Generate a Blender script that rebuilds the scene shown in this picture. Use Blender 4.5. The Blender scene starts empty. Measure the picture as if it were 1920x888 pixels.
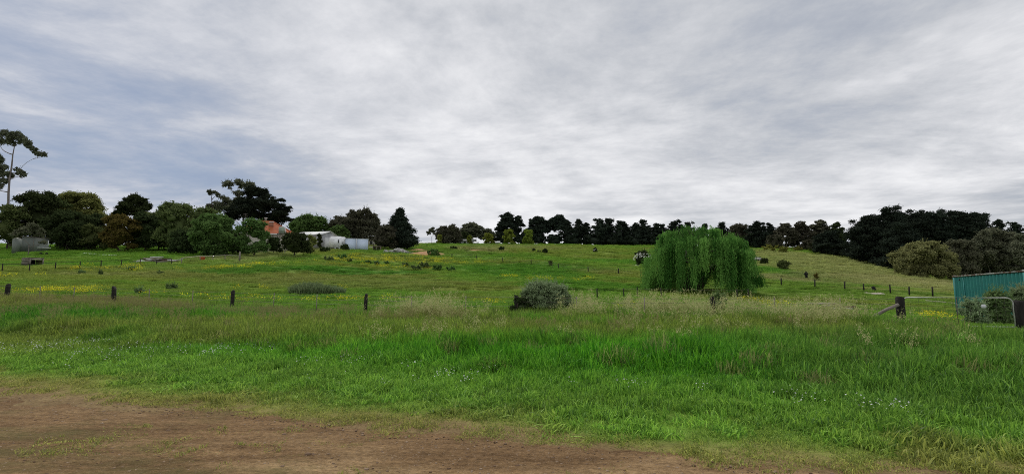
import bpy, math, random
import numpy as np
from mathutils import Vector

# ------------------------------------------------------------------ camera, world, sun, exposure
SC = bpy.context.scene
COL = SC.collection
W0, H0, F0 = 1920.0, 888.0, 900.0
EYE = 1.65
PITCH = math.atan(86.0 / F0)
cam_d = bpy.data.cameras.new('camera')
cam = bpy.data.objects.new('camera', cam_d)
COL.objects.link(cam)
cam.location = (0, 0, EYE)
cam.rotation_euler = (math.radians(90) + PITCH, 0, 0)
cam_d.sensor_fit = 'HORIZONTAL'
cam_d.sensor_width = 36.0
cam_d.lens = 36.0 * F0 / W0
cam_d.clip_start = 0.05
cam_d.clip_end = 9000.0
SC.camera = cam
SC.view_settings.view_transform = 'Standard'
SC.view_settings.look = 'None'
SC.view_settings.gamma = 1.0
SC.view_settings.use_curve_mapping = False
SC.view_settings.exposure = 0.30
SC.cycles.max_bounces = 6
SC.cycles.diffuse_bounces = 3
SC.cycles.transmission_bounces = 4
SC.cycles.transparent_max_bounces = 8
SC.cycles.use_denoising = False
SC.cycles.filter_width = 1.0

SUN_EL, SUN_AZ = math.radians(54), math.radians(-20)     # azimuth from +Y towards +X
wd = bpy.data.worlds.new('World'); SC.world = wd; wd.use_nodes = True
wt = wd.node_tree; wt.nodes.clear()


def N(t, kind, **kw):
    n = t.nodes.new(kind)
    for k, v in kw.items():
        if k.startswith('i_'):
            key = k[2:]
            key = int(key) if key.isdigit() else key.replace('_', ' ')
            n.inputs[key].default_value = v
        else:
            setattr(n, k, v)
    return n


def L(t, a, b):
    t.links.new(a, b)


def math_n(t, op, a, b=None, c=None, clamp=False):
    n = t.nodes.new('ShaderNodeMath'); n.operation = op; n.use_clamp = clamp
    for i, x in enumerate((a, b, c)):
        if x is None: continue
        if isinstance(x, (int, float)): n.inputs[i].default_value = x
        else: t.links.new(x, n.inputs[i])
    return n.outputs[0]


def ramp_n(t, fac, stops, interp='LINEAR'):
    n = t.nodes.new('ShaderNodeValToRGB'); cr = n.color_ramp; cr.interpolation = interp
    while len(cr.elements) < len(stops): cr.elements.new(0.5)
    for e, (p, c) in zip(cr.elements, stops):
        e.position = p; e.color = (*c, 1) if len(c) == 3 else c
    t.links.new(fac, n.inputs[0])
    return n.outputs[0]


def mix_n(t, fac, a, b, mode='MIX'):
    n = t.nodes.new('ShaderNodeMix'); n.data_type = 'RGBA'; n.blend_type = mode
    for i, x in ((0, fac), (6, a), (7, b)):
        if isinstance(x, (int, float)): n.inputs[i].default_value = x
        elif isinstance(x, tuple): n.inputs[i].default_value = (*x, 1) if len(x) == 3 else x
        else: t.links.new(x, n.inputs[i])
    return n.outputs[2]


def noise_n(t, vec, scale, detail=6, rough=0.55, dist=0.0):
    n = t.nodes.new('ShaderNodeTexNoise')
    n.inputs['Scale'].default_value = scale; n.inputs['Detail'].default_value = detail
    n.inputs['Roughness'].default_value = rough; n.inputs['Distortion'].default_value = dist
    if vec is not None: t.links.new(vec, n.inputs['Vector'])
    return n.outputs[0]


def map_n(t, vec, scale=(1, 1, 1), rot=(0, 0, 0), loc=(0, 0, 0)):
    n = t.nodes.new('ShaderNodeMapping')
    n.inputs['Scale'].default_value = scale; n.inputs['Rotation'].default_value = rot; n.inputs['Location'].default_value = loc
    t.links.new(vec, n.inputs[0])
    return n.outputs[0]


def build_world():
    t = wt
    out = N(t, 'ShaderNodeOutputWorld'); bg = N(t, 'ShaderNodeBackground'); bg.inputs[1].default_value = 0.1
    sky = N(t, 'ShaderNodeTexSky'); sky.sky_type = 'NISHITA'; sky.sun_disc = False
    sky.sun_elevation = SUN_EL; sky.sun_rotation = SUN_AZ
    sky.air_density = 1.0; sky.dust_density = 1.0; sky.ozone_density = 2.0
    tc = N(t, 'ShaderNodeTexCoord')
    sp = N(t, 'ShaderNodeSeparateXYZ'); L(t, tc.outputs['Generated'], sp.inputs[0])
    zz = math_n(t, 'ADD', math_n(t, 'MAXIMUM', sp.outputs[2], 0.0), 0.10)
    cx = math_n(t, 'DIVIDE', sp.outputs[0], zz); cy = math_n(t, 'DIVIDE', sp.outputs[1], zz)
    cb = N(t, 'ShaderNodeCombineXYZ'); L(t, cx, cb.inputs[0]); L(t, cy, cb.inputs[1])
    p0 = map_n(t, cb.outputs[0], rot=(0, 0, math.radians(3)))
    # bend the deck a little so that its streets are not ruler-straight
    w1 = N(t, 'ShaderNodeTexNoise'); w1.inputs['Scale'].default_value = .5; w1.inputs['Detail'].default_value = 1.5; L(t, p0, w1.inputs['Vector'])
    sub = N(t, 'ShaderNodeVectorMath'); sub.operation = 'SUBTRACT'; L(t, w1.outputs['Color'], sub.inputs[0]); sub.inputs[1].default_value = (.5, .5, .5)
    scl = N(t, 'ShaderNodeVectorMath'); scl.operation = 'MULTIPLY'; L(t, sub.outputs[0], scl.inputs[0]); scl.inputs[1].default_value = (.7, .9, 0)
    add = N(t, 'ShaderNodeVectorMath'); add.operation = 'ADD'; L(t, p0, add.inputs[0]); L(t, scl.outputs[0], add.inputs[1])
    p = add.outputs[0]
    streets = noise_n(t, map_n(t, p, (0.52, 0.40, 1), rot=(0, 0, math.radians(24)), loc=(SKY[0], SKY[1], 0)), 1.0, 4, 0.5)
    mid = noise_n(t, map_n(t, p, (0.80, 0.95, 1), loc=(SKY[2], SKY[3], 0)), 1.0, 10, 0.62)
    fine = noise_n(t, map_n(t, p, (2.1, 2.2, 1), rot=(0, 0, math.radians(14)), loc=(SKY[4], 5.2, 0)), 1.3, 11, 0.66)
    s = math_n(t, 'ADD', math_n(t, 'MULTIPLY', streets, 0.38), math_n(t, 'MULTIPLY', mid, 0.37))
    s = math_n(t, 'ADD', s, math_n(t, 'MULTIPLY', fine, 0.25))
    # thinner, bluer deck low on one side; brighter where the sun sits behind the cloud
    dl = N(t, 'ShaderNodeVectorMath'); dl.operation = 'DOT_PRODUCT'; L(t, tc.outputs['Generated'], dl.inputs[0]); dl.inputs[1].default_value = (-.80, .60, .03)
    thin = math_n(t, 'POWER', math_n(t, 'MAXIMUM', dl.outputs['Value'], 0.0), 7)
    ds = N(t, 'ShaderNodeVectorMath'); ds.operation = 'DOT_PRODUCT'; L(t, tc.outputs['Generated'], ds.inputs[0]); ds.inputs[1].default_value = tuple(sun_dir)
    glow = math_n(t, 'POWER', math_n(t, 'MAXIMUM', ds.outputs['Value'], 0.0), 5)
    s = math_n(t, 'ADD', s, math_n(t, 'MULTIPLY', thin, -.10)); s = math_n(t, 'ADD', s, math_n(t, 'MULTIPLY', glow, .035))
    grey = ramp_n(t, s, [(0.36, (3.1, 3.3, 3.75)), (0.42, (3.8, 4.0, 4.4)), (0.465, (4.6, 4.75, 5.05)), (0.505, (5.4, 5.5, 5.75)),
                         (0.545, (6.25, 6.3, 6.5)), (0.60, (7.3, 7.32, 7.45))])
    blue = ramp_n(t, s, [(0.33, (2.2, 2.65, 3.7)), (0.38, (2.75, 3.2, 4.15)), (0.43, (3.6, 3.95, 4.75)), (0.48, (4.9, 5.1, 5.65)), (0.545, (6.2, 6.3, 6.7)), (0.61, (7.2, 7.22, 7.45))])
    col = mix_n(t, math_n(t, 'MULTIPLY', thin, 1.5, clamp=True), grey, blue)
    cover = ramp_n(t, s, [(0.34, (0.85, 0.85, 0.85)), (0.46, (0.98, 0.98, 0.98))])
    c = mix_n(t, cover, sky.outputs[0], col)
    L(t, c, bg.inputs[0]); L(t, bg.outputs[0], out.inputs[0])


SKY = (9.2, 2.1, 4.4, 5.5, 2.2)
sun_dir = (math.sin(SUN_AZ) * math.cos(SUN_EL), math.cos(SUN_AZ) * math.cos(SUN_EL), math.sin(SUN_EL))
build_world()
sun_d = bpy.data.lights.new('sun', 'SUN'); sun_d.energy = 1.5; sun_d.angle = math.radians(12); sun_d.color = (1.0, 0.965, 0.91)
sun = bpy.data.objects.new('sun', sun_d); COL.objects.link(sun)
sdir = Vector((math.sin(SUN_AZ) * math.cos(SUN_EL), math.cos(SUN_AZ) * math.cos(SUN_EL), math.sin(SUN_EL)))
sun.rotation_euler = (-sdir).to_track_quat('-Z', 'Y').to_euler()
sun.location = (0, 0, 60)

# ------------------------------------------------------------------ where things stand
RNG = np.random.default_rng(11)
ct, st = math.cos(PITCH), math.sin(PITCH)


def at(px, py, Y):
    """world point at forward distance Y seen at a photograph pixel"""
    a = (px - 960) / F0; b = (444 - py) / F0
    d = np.array([a, ct - b * st, st + b * ct])
    return np.array([0, 0, EYE]) + d * (Y / d[1])


def xat(px, Y):
    return (px - 960) / F0 * ct * Y


_h = np.random.default_rng(5).random((256, 256))


def vnoise(x, y):
    xi = np.floor(x).astype(int); yi = np.floor(y).astype(int)
    fx = x - xi; fy = y - yi
    fx = fx * fx * (3 - 2 * fx); fy = fy * fy * (3 - 2 * fy)
    g = lambda i, j: _h[i & 255, j & 255]
    return (g(xi, yi) * (1 - fx) + g(xi + 1, yi) * fx) * (1 - fy) + (g(xi, yi + 1) * (1 - fx) + g(xi + 1, yi + 1) * fx) * fy


def fbm(x, y, o=4):
    s = 0; a = 0.5; n = 0
    for k in range(o):
        s = s + a * vnoise(x * 2 ** k + 17.3 * k, y * 2 ** k + 9.1 * k); n += a; a *= 0.5
    return s / n


_cols = {   # photograph column -> (distance, height) along that line of sight
    0: [(2, 0), (14, 0.05), (24, .4), (32, 1.1), (45, 2.25), (55, 3.1), (70, 4.8), (100, 8.8), (140, 13), (240, 18), (400, 21)],
    250: [(2, 0), (14, 0.05), (24, .3), (32, 1.0), (45, 2.05), (55, 3.05), (70, 4.75), (100, 8.5), (140, 12), (240, 18), (400, 21)],
    480: [(2, 0), (14, 0), (22, .1), (32, .87), (45, 1.65), (55, 2.55), (70, 4.4), (100, 8.1), (140, 12.3), (240, 20), (400, 23)],
    690: [(2, 0), (14, 0), (21, -.05), (32, .72), (45, 1.4), (55, 2.3), (70, 4.0), (105, 8.9), (140, 12.6), (240, 21), (400, 24)],
    960: [(2, 0), (14, 0), (19.5, 0), (32, .58), (42, .95), (55, 1.95), (70, 3.36), (105, 7.25), (140, 11.3), (200, 17.3), (240, 20.8), (400, 25)],
    1200: [(2, 0), (14, 0), (18.6, .05), (32, .5), (40, .75), (55, 1.65), (70, 3.05), (105, 6.65), (140, 10.6), (200, 16.6), (240, 19.6), (400, 24)],
    1430: [(2, 0), (14, 0), (18, .05), (32, .5), (42, .7), (55, 1.4), (70, 2.75), (105, 6.55), (140, 10.6), (180, 14.8), (240, 19), (400, 24)],
    1600: [(2, 0), (14, 0), (17.3, 0), (32, .4), (42, .65), (55, 1.15), (70, 2.1), (105, 5.15), (140, 9.0), (180, 13.0), (240, 18), (400, 23)],
    1720: [(2, 0), (14, 0), (17, 0), (32, .15), (42, .45), (55, .85), (70, 1.25), (95, 1.85), (140, 4.4), (240, 13), (400, 18)],
    1900: [(2, 0), (14, 0), (17, 0), (20, -.15), (23, -.42), (28, -.55), (33, -.45), (42, -.1), (55, .4), (70, .9), (95, 1.5), (140, 3.0), (240, 10), (400, 15)],
}
_uu = np.array([(p - 960) / F0 * ct for p in _cols])
_LY = np.linspace(math.log(2), math.log(500), 240)
_tab = np.array([np.interp(np.exp(_LY), [q[0] for q in v], [q[1] for q in v]) for v in _cols.values()])
_UG = np.linspace(-2.2, 2.2, 221)
_T = np.array([np.interp(_UG, _uu, _tab[:, j]) for j in range(len(_LY))]).T


def _sm(a, w, ax):
    k = np.hanning(w + 2)[1:-1]; k /= k.sum()
    p = np.pad(a, [(w // 2, w // 2) if i == ax else (0, 0) for i in (0, 1)], mode='edge')
    return np.apply_along_axis(lambda r: np.convolve(r, k, 'valid'), ax, p)


_T = _sm(_sm(_T, 15, 1), 21, 0)


def road_edge(X):
    return 5.22 - .295 * X + 0.004 * np.clip(X, -14, 14) ** 2


def terrain(X, Y):
    X = np.asarray(X, float); Y = np.asarray(Y, float)
    Yc = np.clip(Y, 6, 490)
    u = np.clip(X / Yc, -2.19, 2.19)
    fi = (u - _UG[0]) / (_UG[1] - _UG[0]); i = np.clip(np.floor(fi).astype(int), 0, len(_UG) - 2); fi = fi - i
    fj = (np.log(np.clip(Y, 2.01, 499)) - _LY[0]) / (_LY[1] - _LY[0]); j = np.clip(np.floor(fj).astype(int), 0, len(_LY) - 2); fj = fj - j
    z = (_T[i, j] * (1 - fi) + _T[i + 1, j] * fi) * (1 - fj) + (_T[i, j + 1] * (1 - fi) + _T[i + 1, j + 1] * fi) * fj
    w = np.clip((Y - road_edge(X) - .6) / 5, 0, 1)
    z = z + w * (fbm(X * .35 + 40, Y * .35 + 40) - .5) * .16
    w2 = np.clip((Y - 24) / 30, 0, 1)
    z = z + w2 * (fbm(X * .07 + 11, Y * .09 + 5) - .5) * .9
    # the cut bank of a small drain across the paddock
    m = np.clip((X + 9) / 4, 0, 1) * np.clip((22 - X) / 4, 0, 1)
    yc = 41.5 + .6 * np.sin(X * .3)
    z = z - m * .42 * np.exp(-((Y - yc + .7) / 1.0) ** 2) + m * .15 * np.exp(-((Y - yc - .9) / .9) ** 2)
    return z * np.where(Y < 2, np.clip((Y + 4) / 6, 0, 1), 1)


def tz(x, y):
    return float(terrain(np.array([x]), np.array([y]))[0])


def hit(px, py, y0=4.0, y1=320.0):
    """ground point seen at a photograph pixel"""
    Ys = np.geomspace(y0, y1, 1500)
    a = (px - 960) / F0; b = (444 - py) / F0
    d = np.array([a, ct - b * st, st + b * ct])
    X = d[0] / d[1] * Ys; Z = EYE + d[2] / d[1] * Ys
    below = np.nonzero(Z < terrain(X, Ys))[0]
    k = below[0] if len(below) else len(Ys) - 1
    return np.array([X[k], Ys[k], tz(X[k], Ys[k])])


# ------------------------------------------------------------------ mesh helpers
class MB:
    def __init__(self):
        self.v = []; self.q = []; self.t = []; self.rv = []; self.n = 0

    def add(self, V, Q=None, T=None, rv=0.5):
        V = np.asarray(V, float).reshape(-1, 3)
        if Q is not None and len(Q): self.q.append(np.asarray(Q, int).reshape(-1, 4) + self.n)
        if T is not None and len(T): self.t.append(np.asarray(T, int).reshape(-1, 3) + self.n)
        self.v.append(V); self.rv.append(np.broadcast_to(np.asarray(rv, float), (len(V),))); self.n += len(V)

    def box(self, c, s, rz=0.0, ry=0.0, rx=0.0):
        k = np.array([[-1, -1, -1], [1, -1, -1], [1, 1, -1], [-1, 1, -1], [-1, -1, 1], [1, -1, 1], [1, 1, 1], [-1, 1, 1]], float) * np.asarray(s, float) / 2
        if rx: k = k @ np.array([[1, 0, 0], [0, math.cos(rx), math.sin(rx)], [0, -math.sin(rx), math.cos(rx)]])
        if ry: k = k @ np.array([[math.cos(ry), 0, -math.sin(ry)], [0, 1, 0], [math.sin(ry), 0, math.cos(ry)]])
        if rz: k = k @ np.array([[math.cos(rz), math.sin(rz), 0], [-math.sin(rz), math.cos(rz), 0], [0, 0, 1]])
        self.add(k + np.asarray(c, float), [[0, 3, 2, 1], [4, 5, 6, 7], [0, 1, 5, 4], [1, 2, 6, 5], [2, 3, 7, 6], [3, 0, 4, 7]])

    def tube(self, P, R, n=6, cap=True, rv=0.5):
        P = np.asarray(P, float); R = np.broadcast_to(np.asarray(R, float), (len(P),))
        D_ = np.diff(P, axis=0); D_ /= np.linalg.norm(D_, axis=1)[:, None] + 1e-9
        T = np.concatenate([D_[:1], D_[:-1] + D_[1:], D_[-1:]]); T /= np.linalg.norm(T, axis=1)[:, None] + 1e-9
        up = np.array([0, 0, 1.0]) if abs(T[0][2]) < .9 else np.array([1.0, 0, 0])
        V = []
        for p, r, t in zip(P, R, T):
            a = np.cross(t, up); a /= np.linalg.norm(a) + 1e-9; b = np.cross(a, t)
            an = np.linspace(0, 2 * math.pi, n, endpoint=False)
            V.append(p + r * (np.cos(an)[:, None] * a + np.sin(an)[:, None] * b))
        V = np.concatenate(V)
        Q = []
        for i in range(len(P) - 1):
            for k in range(n):
                Q.append([i * n + k, i * n + (k + 1) % n, (i + 1) * n + (k + 1) % n, (i + 1) * n + k])
        Tt = []
        if cap:
            m = len(V); V = np.vstack([V, P[0], P[-1]]); e = (len(P) - 1) * n
            for k in range(n):
                Tt.append([m, (k + 1) % n, k]); Tt.append([m + 1, e + k, e + (k + 1) % n])
        self.add(V, Q, Tt, rv)

    def prism(self, pts, axis, depth, origin=(0, 0, 0)):
        """polygon given in 2D (u, z), extruded by depth; axis 'y' extrudes along y, 'x' along x"""
        P = np.asarray(pts, float); n = len(P); V = []
        for d in (0, depth):
            for u, z in P: V.append((u, d, z) if axis == 'y' else (d, u, z))
        V = np.asarray(V) + np.asarray(origin)
        Q = [[i, (i + 1) % n, n + (i + 1) % n, n + i] for i in range(n)]
        T = [[0, i + 1, i] for i in range(1, n - 1)] + [[n, n + i, n + i + 1] for i in range(1, n - 1)]
        self.add(V, Q, T)

    def sphere(self, c, r, nu=8, nv=5, rv=0.5):
        th = np.linspace(0, math.pi, nv + 2)[1:-1]; ph = np.linspace(0, 2 * math.pi, nu, endpoint=False)
        V = [(math.sin(a) * math.cos(b), math.sin(a) * math.sin(b), math.cos(a)) for a in th for b in ph] + [(0, 0, 1), (0, 0, -1)]
        V = np.asarray(V) * np.asarray(r, float) + np.asarray(c, float)
        Q = [[i * nu + k, (i + 1) * nu + k, (i + 1) * nu + (k + 1) % nu, i * nu + (k + 1) % nu] for i in range(nv - 1) for k in range(nu)]
        m = nu * nv
        T = [[m, k, (k + 1) % nu] for k in range(nu)] + [[m + 1, (nv - 1) * nu + (k + 1) % nu, (nv - 1) * nu + k] for k in range(nu)]
        self.add(V, Q, T, rv)

    def cards(self, C, Nn, Ln, Wd, rng, rv=None):
        C = np.asarray(C, float); n = len(C)
        if not n: return
        Nn = Nn / (np.linalg.norm(Nn, axis=1)[:, None] + 1e-9)
        r = rng.normal(size=(n, 3)); a = np.cross(Nn, r); a /= np.linalg.norm(a, axis=1)[:, None] + 1e-9
        b = np.cross(Nn, a)
        Ln = np.broadcast_to(Ln, (n,))[:, None]; Wd = np.broadcast_to(Wd, (n,))[:, None]
        dn = -Nn * Ln * .14
        V = np.stack([C + a * Ln / 2 + dn, C + b * Wd / 2, C - a * Ln / 2 + dn, C - b * Wd / 2], 1).reshape(-1, 3)
        self.add(V, np.arange(4 * n).reshape(n, 4), None, np.repeat(rng.random(n) if rv is None else rv, 4))

    def mesh(self, name):
        V = np.concatenate(self.v); me = bpy.data.meshes.new(name)
        q = np.concatenate(self.q) if self.q else np.zeros((0, 4), int)
        t = np.concatenate(self.t) if self.t else np.zeros((0, 3), int)
        me.vertices.add(len(V)); me.vertices.foreach_set('co', V.astype(np.float32).ravel())
        nl = q.size + t.size
        me.loops.add(nl); me.loops.foreach_set('vertex_index', np.concatenate([q.ravel(), t.ravel()]).astype(np.int32))
        me.polygons.add(len(q) + len(t))
        ls = np.concatenate([np.arange(len(q)) * 4, q.size + np.arange(len(t)) * 3]).astype(np.int32)
        me.polygons.foreach_set('loop_start', ls)
        a = me.attributes.new('rv', 'FLOAT', 'POINT'); a.data.foreach_set('value', np.concatenate(self.rv).astype(np.float32))
        me.update(calc_edges=True); me.validate(verbose=False)
        return me

    def build(self, name, mat, parent=None, smooth=False, label=None):
        me = self.mesh(name); me.materials.append(mat)
        if smooth: me.polygons.foreach_set('use_smooth', np.ones(len(me.polygons), bool))
        o = bpy.data.objects.new(name, me); COL.objects.link(o)
        if parent is not None: o.parent = parent
        if label: o['label'] = label
        return o


def tag(o, label=None, cat=None, group=None, kind=None):
    if label: o['label'] = label
    if cat: o['category'] = cat
    if group: o['group'] = group
    if kind: o['kind'] = kind
    return o


def empty(name, loc, rz=0.0, label=None, cat=None, group=None):
    o = bpy.data.objects.new(name, None); COL.objects.link(o)
    o.location = [float(q) for q in loc]; o.rotation_euler = (0, 0, rz); o.empty_display_size = .2
    return tag(o, label, cat, group)


def copy_tree(o, parent=None):
    c = o.copy(); COL.objects.link(c); c.parent = parent
    for ch in o.children: copy_tree(ch, c)
    return c


# ------------------------------------------------------------------ materials
def new_mat(name):
    m = bpy.data.materials.new(name); m.use_nodes = True; t = m.node_tree; t.nodes.clear()
    return m, t, N(t, 'ShaderNodeOutputMaterial')


def pmat(name, c1, c2=None, scale=4.0, rough=.8, bump=0.0, metal=0.0, stretch=(1, 1, 1), spec=.3, detail=6, lo=.35, hi=.65):
    m, t, out = new_mat(name)
    b = N(t, 'ShaderNodeBsdfPrincipled'); b.inputs['Roughness'].default_value = rough; b.inputs['Metallic'].default_value = metal
    b.inputs['Specular IOR Level'].default_value = spec
    if c2 is None: c2 = tuple(x * .8 for x in c1)
    tc = N(t, 'ShaderNodeTexCoord')
    v = map_n(t, tc.outputs['Object'], stretch)
    n = noise_n(t, v, scale, detail, .6)
    L(t, ramp_n(t, n, [(lo, c2), (hi, c1)]), b.inputs['Base Color'])
    if bump:
        bp = N(t, 'ShaderNodeBump'); bp.inputs['Strength'].default_value = bump; bp.inputs['Distance'].default_value = .02
        L(t, noise_n(t, v, scale * 4, 6, .65), bp.inputs['Height']); L(t, bp.outputs[0], b.inputs['Normal'])
    L(t, b.outputs[0], out.inputs[0])
    return m


def leafmat(name, c1, c2, trans=.3, gloss=0.0):
    m, t, out = new_mat(name)
    at_ = N(t, 'ShaderNodeAttribute'); at_.attribute_name = 'rv'
    oi = N(t, 'ShaderNodeObjectInfo')
    c = ramp_n(t, at_.outputs['Fac'], [(0.0, c1), (1.0, c2)])
    hs = N(t, 'ShaderNodeHueSaturation'); L(t, c, hs.inputs['Color'])
    L(t, math_n(t, 'MULTIPLY_ADD', oi.outputs['Random'], .4, .8), hs.inputs['Value'])
    L(t, math_n(t, 'MULTIPLY_ADD', oi.outputs['Random'], .03, .485), hs.inputs['Hue'])
    d = N(t, 'ShaderNodeBsdfDiffuse'); tr = N(t, 'ShaderNodeBsdfTranslucent'); mx = N(t, 'ShaderNodeMixShader')
    mx.inputs[0].default_value = trans
    L(t, hs.outputs[0], d.inputs[0]); L(t, hs.outputs[0], tr.inputs[0])
    L(t, d.outputs[0], mx.inputs[1]); L(t, tr.outputs[0], mx.inputs[2])
    L(t, mx.outputs[0], out.inputs[0])
    return m


def grassmat(name, trans=.4, tipcol=None, gloss=.015, span=1.15):
    """colour comes from each clump's own tint"""
    m, t, out = new_mat(name)
    a = N(t, 'ShaderNodeAttribute'); a.attribute_type = 'INSTANCER'; a.attribute_name = 'tint'
    rv = N(t, 'ShaderNodeAttribute'); rv.attribute_name = 'rv'
    hs = N(t, 'ShaderNodeHueSaturation'); L(t, a.outputs['Color'], hs.inputs['Color'])
    L(t, math_n(t, 'MULTIPLY_ADD', rv.outputs['Fac'], span, 1.0 - span / 2), hs.inputs['Value'])
    L(t, math_n(t, 'MULTIPLY_ADD', rv.outputs['Fac'], -.035, .517), hs.inputs['Hue'])
    d = N(t, 'ShaderNodeBsdfDiffuse'); tr = N(t, 'ShaderNodeBsdfTranslucent'); mx = N(t, 'ShaderNodeMixShader')
    mx.inputs[0].default_value = trans
    L(t, hs.outputs[0], d.inputs[0]); L(t, hs.outputs[0], tr.inputs[0])
    L(t, d.outputs[0], mx.inputs[1]); L(t, tr.outputs[0], mx.inputs[2])
    g = N(t, 'ShaderNodeBsdfGlossy'); g.inputs['Roughness'].default_value = .45; g.inputs[0].default_value = (.8, .85, .8, 1)
    m2 = N(t, 'ShaderNodeMixShader'); m2.inputs[0].default_value = gloss
    L(t, mx.outputs[0], m2.inputs[1]); L(t, g.outputs[0], m2.inputs[2])
    L(t, m2.outputs[0], out.inputs[0])
    return m


def flatmat(name, c, rough=.8):
    m, t, out = new_mat(name)
    d = N(t, 'ShaderNodeBsdfPrincipled'); d.inputs['Base Color'].default_value = (*c, 1); d.inputs['Roughness'].default_value = rough
    L(t, d.outputs[0], out.inputs[0])
    return m


M = {}
M['bark'] = pmat('bark', (.075, .058, .045), (.035, .028, .022), 6, .95, .6, stretch=(1, 1, .25))
M['gum_bark'] = pmat('gum_bark', (.24, .21, .19), (.12, .10, .09), 2.5, .85, .3, stretch=(1, 1, .4))
M['post'] = pmat('post_timber', (.034, .030, .026), (.013, .012, .010), 7, .95, .8, stretch=(1, 1, .2))
M['wire'] = pmat('fence_wire', (.16, .15, .14), (.10, .07, .05), 9, .6, metal=.6)
M['grey_wood'] = pmat('weathered_timber', (.27, .24, .20), (.13, .11, .09), 5, .95, .5, stretch=(.3, 1, 1))
M['pale_wood'] = pmat('pale_timber', (.50, .46, .38), (.30, .26, .21), 4, .9, .3, stretch=(.3, 1, 1))
M['rust_wood'] = pmat('brown_timber', (.17, .11, .075), (.09, .06, .045), 4, .95, .4)
M['white_metal'] = pmat('white_painted_metal', (.74, .75, .76), (.60, .61, .62), 2.0, .45)
M['white_sheet'] = pmat('white_plastic_sheet', (.76, .79, .74), (.55, .60, .52), 1.5, .6, .3)
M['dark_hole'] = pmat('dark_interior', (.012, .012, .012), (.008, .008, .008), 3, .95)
M['glass'] = pmat('dark_glass', (.02, .023, .026), (.012, .014, .016), 2, .1, spec=.6)
M['stone'] = pmat('rubble_stone', (.46, .45, .43), (.13, .125, .12), 2.2, .95, .4)
M['soil'] = pmat('orange_sandy_soil', (.40, .235, .105), (.26, .135, .06), 2.0, .98, .8)
M['pine'] = leafmat('pine_needles', (0.0188, 0.0280, 0.0225), (0.0479, 0.0630, 0.0405), .12)
M['cypress'] = leafmat('cypress_foliage', (0.0143, 0.0234, 0.0169), (0.0390, 0.0481, 0.0286), .12)
M['gum'] = leafmat('gum_leaves', (0.0725, 0.0876, 0.0552), (0.1800, 0.1884, 0.1152), .2)
M['gum_brown'] = leafmat('brownish_gum_leaves', (0.0540, 0.0562, 0.0384), (0.1344, 0.1275, 0.0840), .2)
M['gum_grey'] = leafmat('grey_green_gum_leaves', (0.0909, 0.1046, 0.0678), (0.2127, 0.2185, 0.1346), .2)
M['gum_olive'] = leafmat('olive_gum_leaves', (0.134, 0.142, 0.061), (0.298, 0.288, 0.119), .25)
M['olive'] = leafmat('olive_broad_leaves', (0.070, 0.100, 0.036), (0.170, 0.200, 0.070), .25)
M['lime_olive'] = leafmat('yellow_olive_leaves', (0.130, 0.160, 0.044), (0.300, 0.320, 0.100), .3)
M['wattle'] = leafmat('yellow_brown_wattle_leaves', (0.092, 0.089, 0.025), (0.221, 0.184, 0.048), .25)
M['green'] = leafmat('fresh_green_leaves', (0.067, 0.134, 0.038), (0.173, 0.288, 0.086), .3)
M['dark_green'] = leafmat('dark_green_leaves', (0.0260, 0.0400, 0.0168), (0.0754, 0.1000, 0.0384), .2)
M['bright'] = leafmat('bright_spring_leaves', (0.142, 0.196, 0.027), (0.297, 0.351, 0.068), .35)
M['willow'] = leafmat('willow_leaves', (.042, .135, .024), (.195, .395, .085), .28)
M['sage'] = leafmat('sage_green_leaves', (0.1313, 0.1920, 0.0938), (0.3375, 0.4200, 0.2250), .25)
M['weed'] = leafmat('weed_leaves', (0.088, 0.144, 0.048), (0.208, 0.288, 0.112), .3)
M['reed'] = leafmat('reed_blades', (0.120, 0.185, 0.085), (0.270, 0.350, 0.170), .3)
M['white_bloom'] = leafmat('white_blossom', (0.550, 0.560, 0.500), (0.800, 0.800, 0.740), .3)
M['gorse'] = leafmat('gorse_leaves', (0.120, 0.136, 0.032), (0.288, 0.288, 0.064), .25)
M['twig'] = pmat('bare_twigs', (.23, .21, .18), (.14, .12, .10), 5, .9)
M['grass'] = grassmat('grass_blades', .42)
M['grass_far'] = grassmat('paddock_grass_blades', .35, gloss=.008, span=.5)
M['straw'] = flatmat('straw_seed_heads', (.40, .36, .20))

# ------------------------------------------------------------------ colour of the grass over the ground
VIVID = np.array((.088, .320, .018)); LAWN = np.array((.185, .370, .048)); DRY = np.array((.315, .355, .085))
OLIVE = np.array((.235, .305, .055)); BROWN = np.array((.260, .270, .080)); DARKG = np.array((0.074, 0.204, 0.024))
DULL = np.array((0.131, 0.270, 0.040)); TAN = np.array((.400, .350, .190)); FIELD = np.array((.175, .335, .042))
PALE = np.array((.350, .375, .140))

_patches = []   # (X, Y, half width, half depth, colour, strength)


def patch(px, py, rx, ry, colr, k=1.0):
    c = hit(px, py); n = hit(px, py + ry); f = hit(px, py - ry)
    _patches.append((c[0], c[1], rx * c[1] / F0, max(.35, (f[1] - n[1]) / 2), colr, k))


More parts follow.
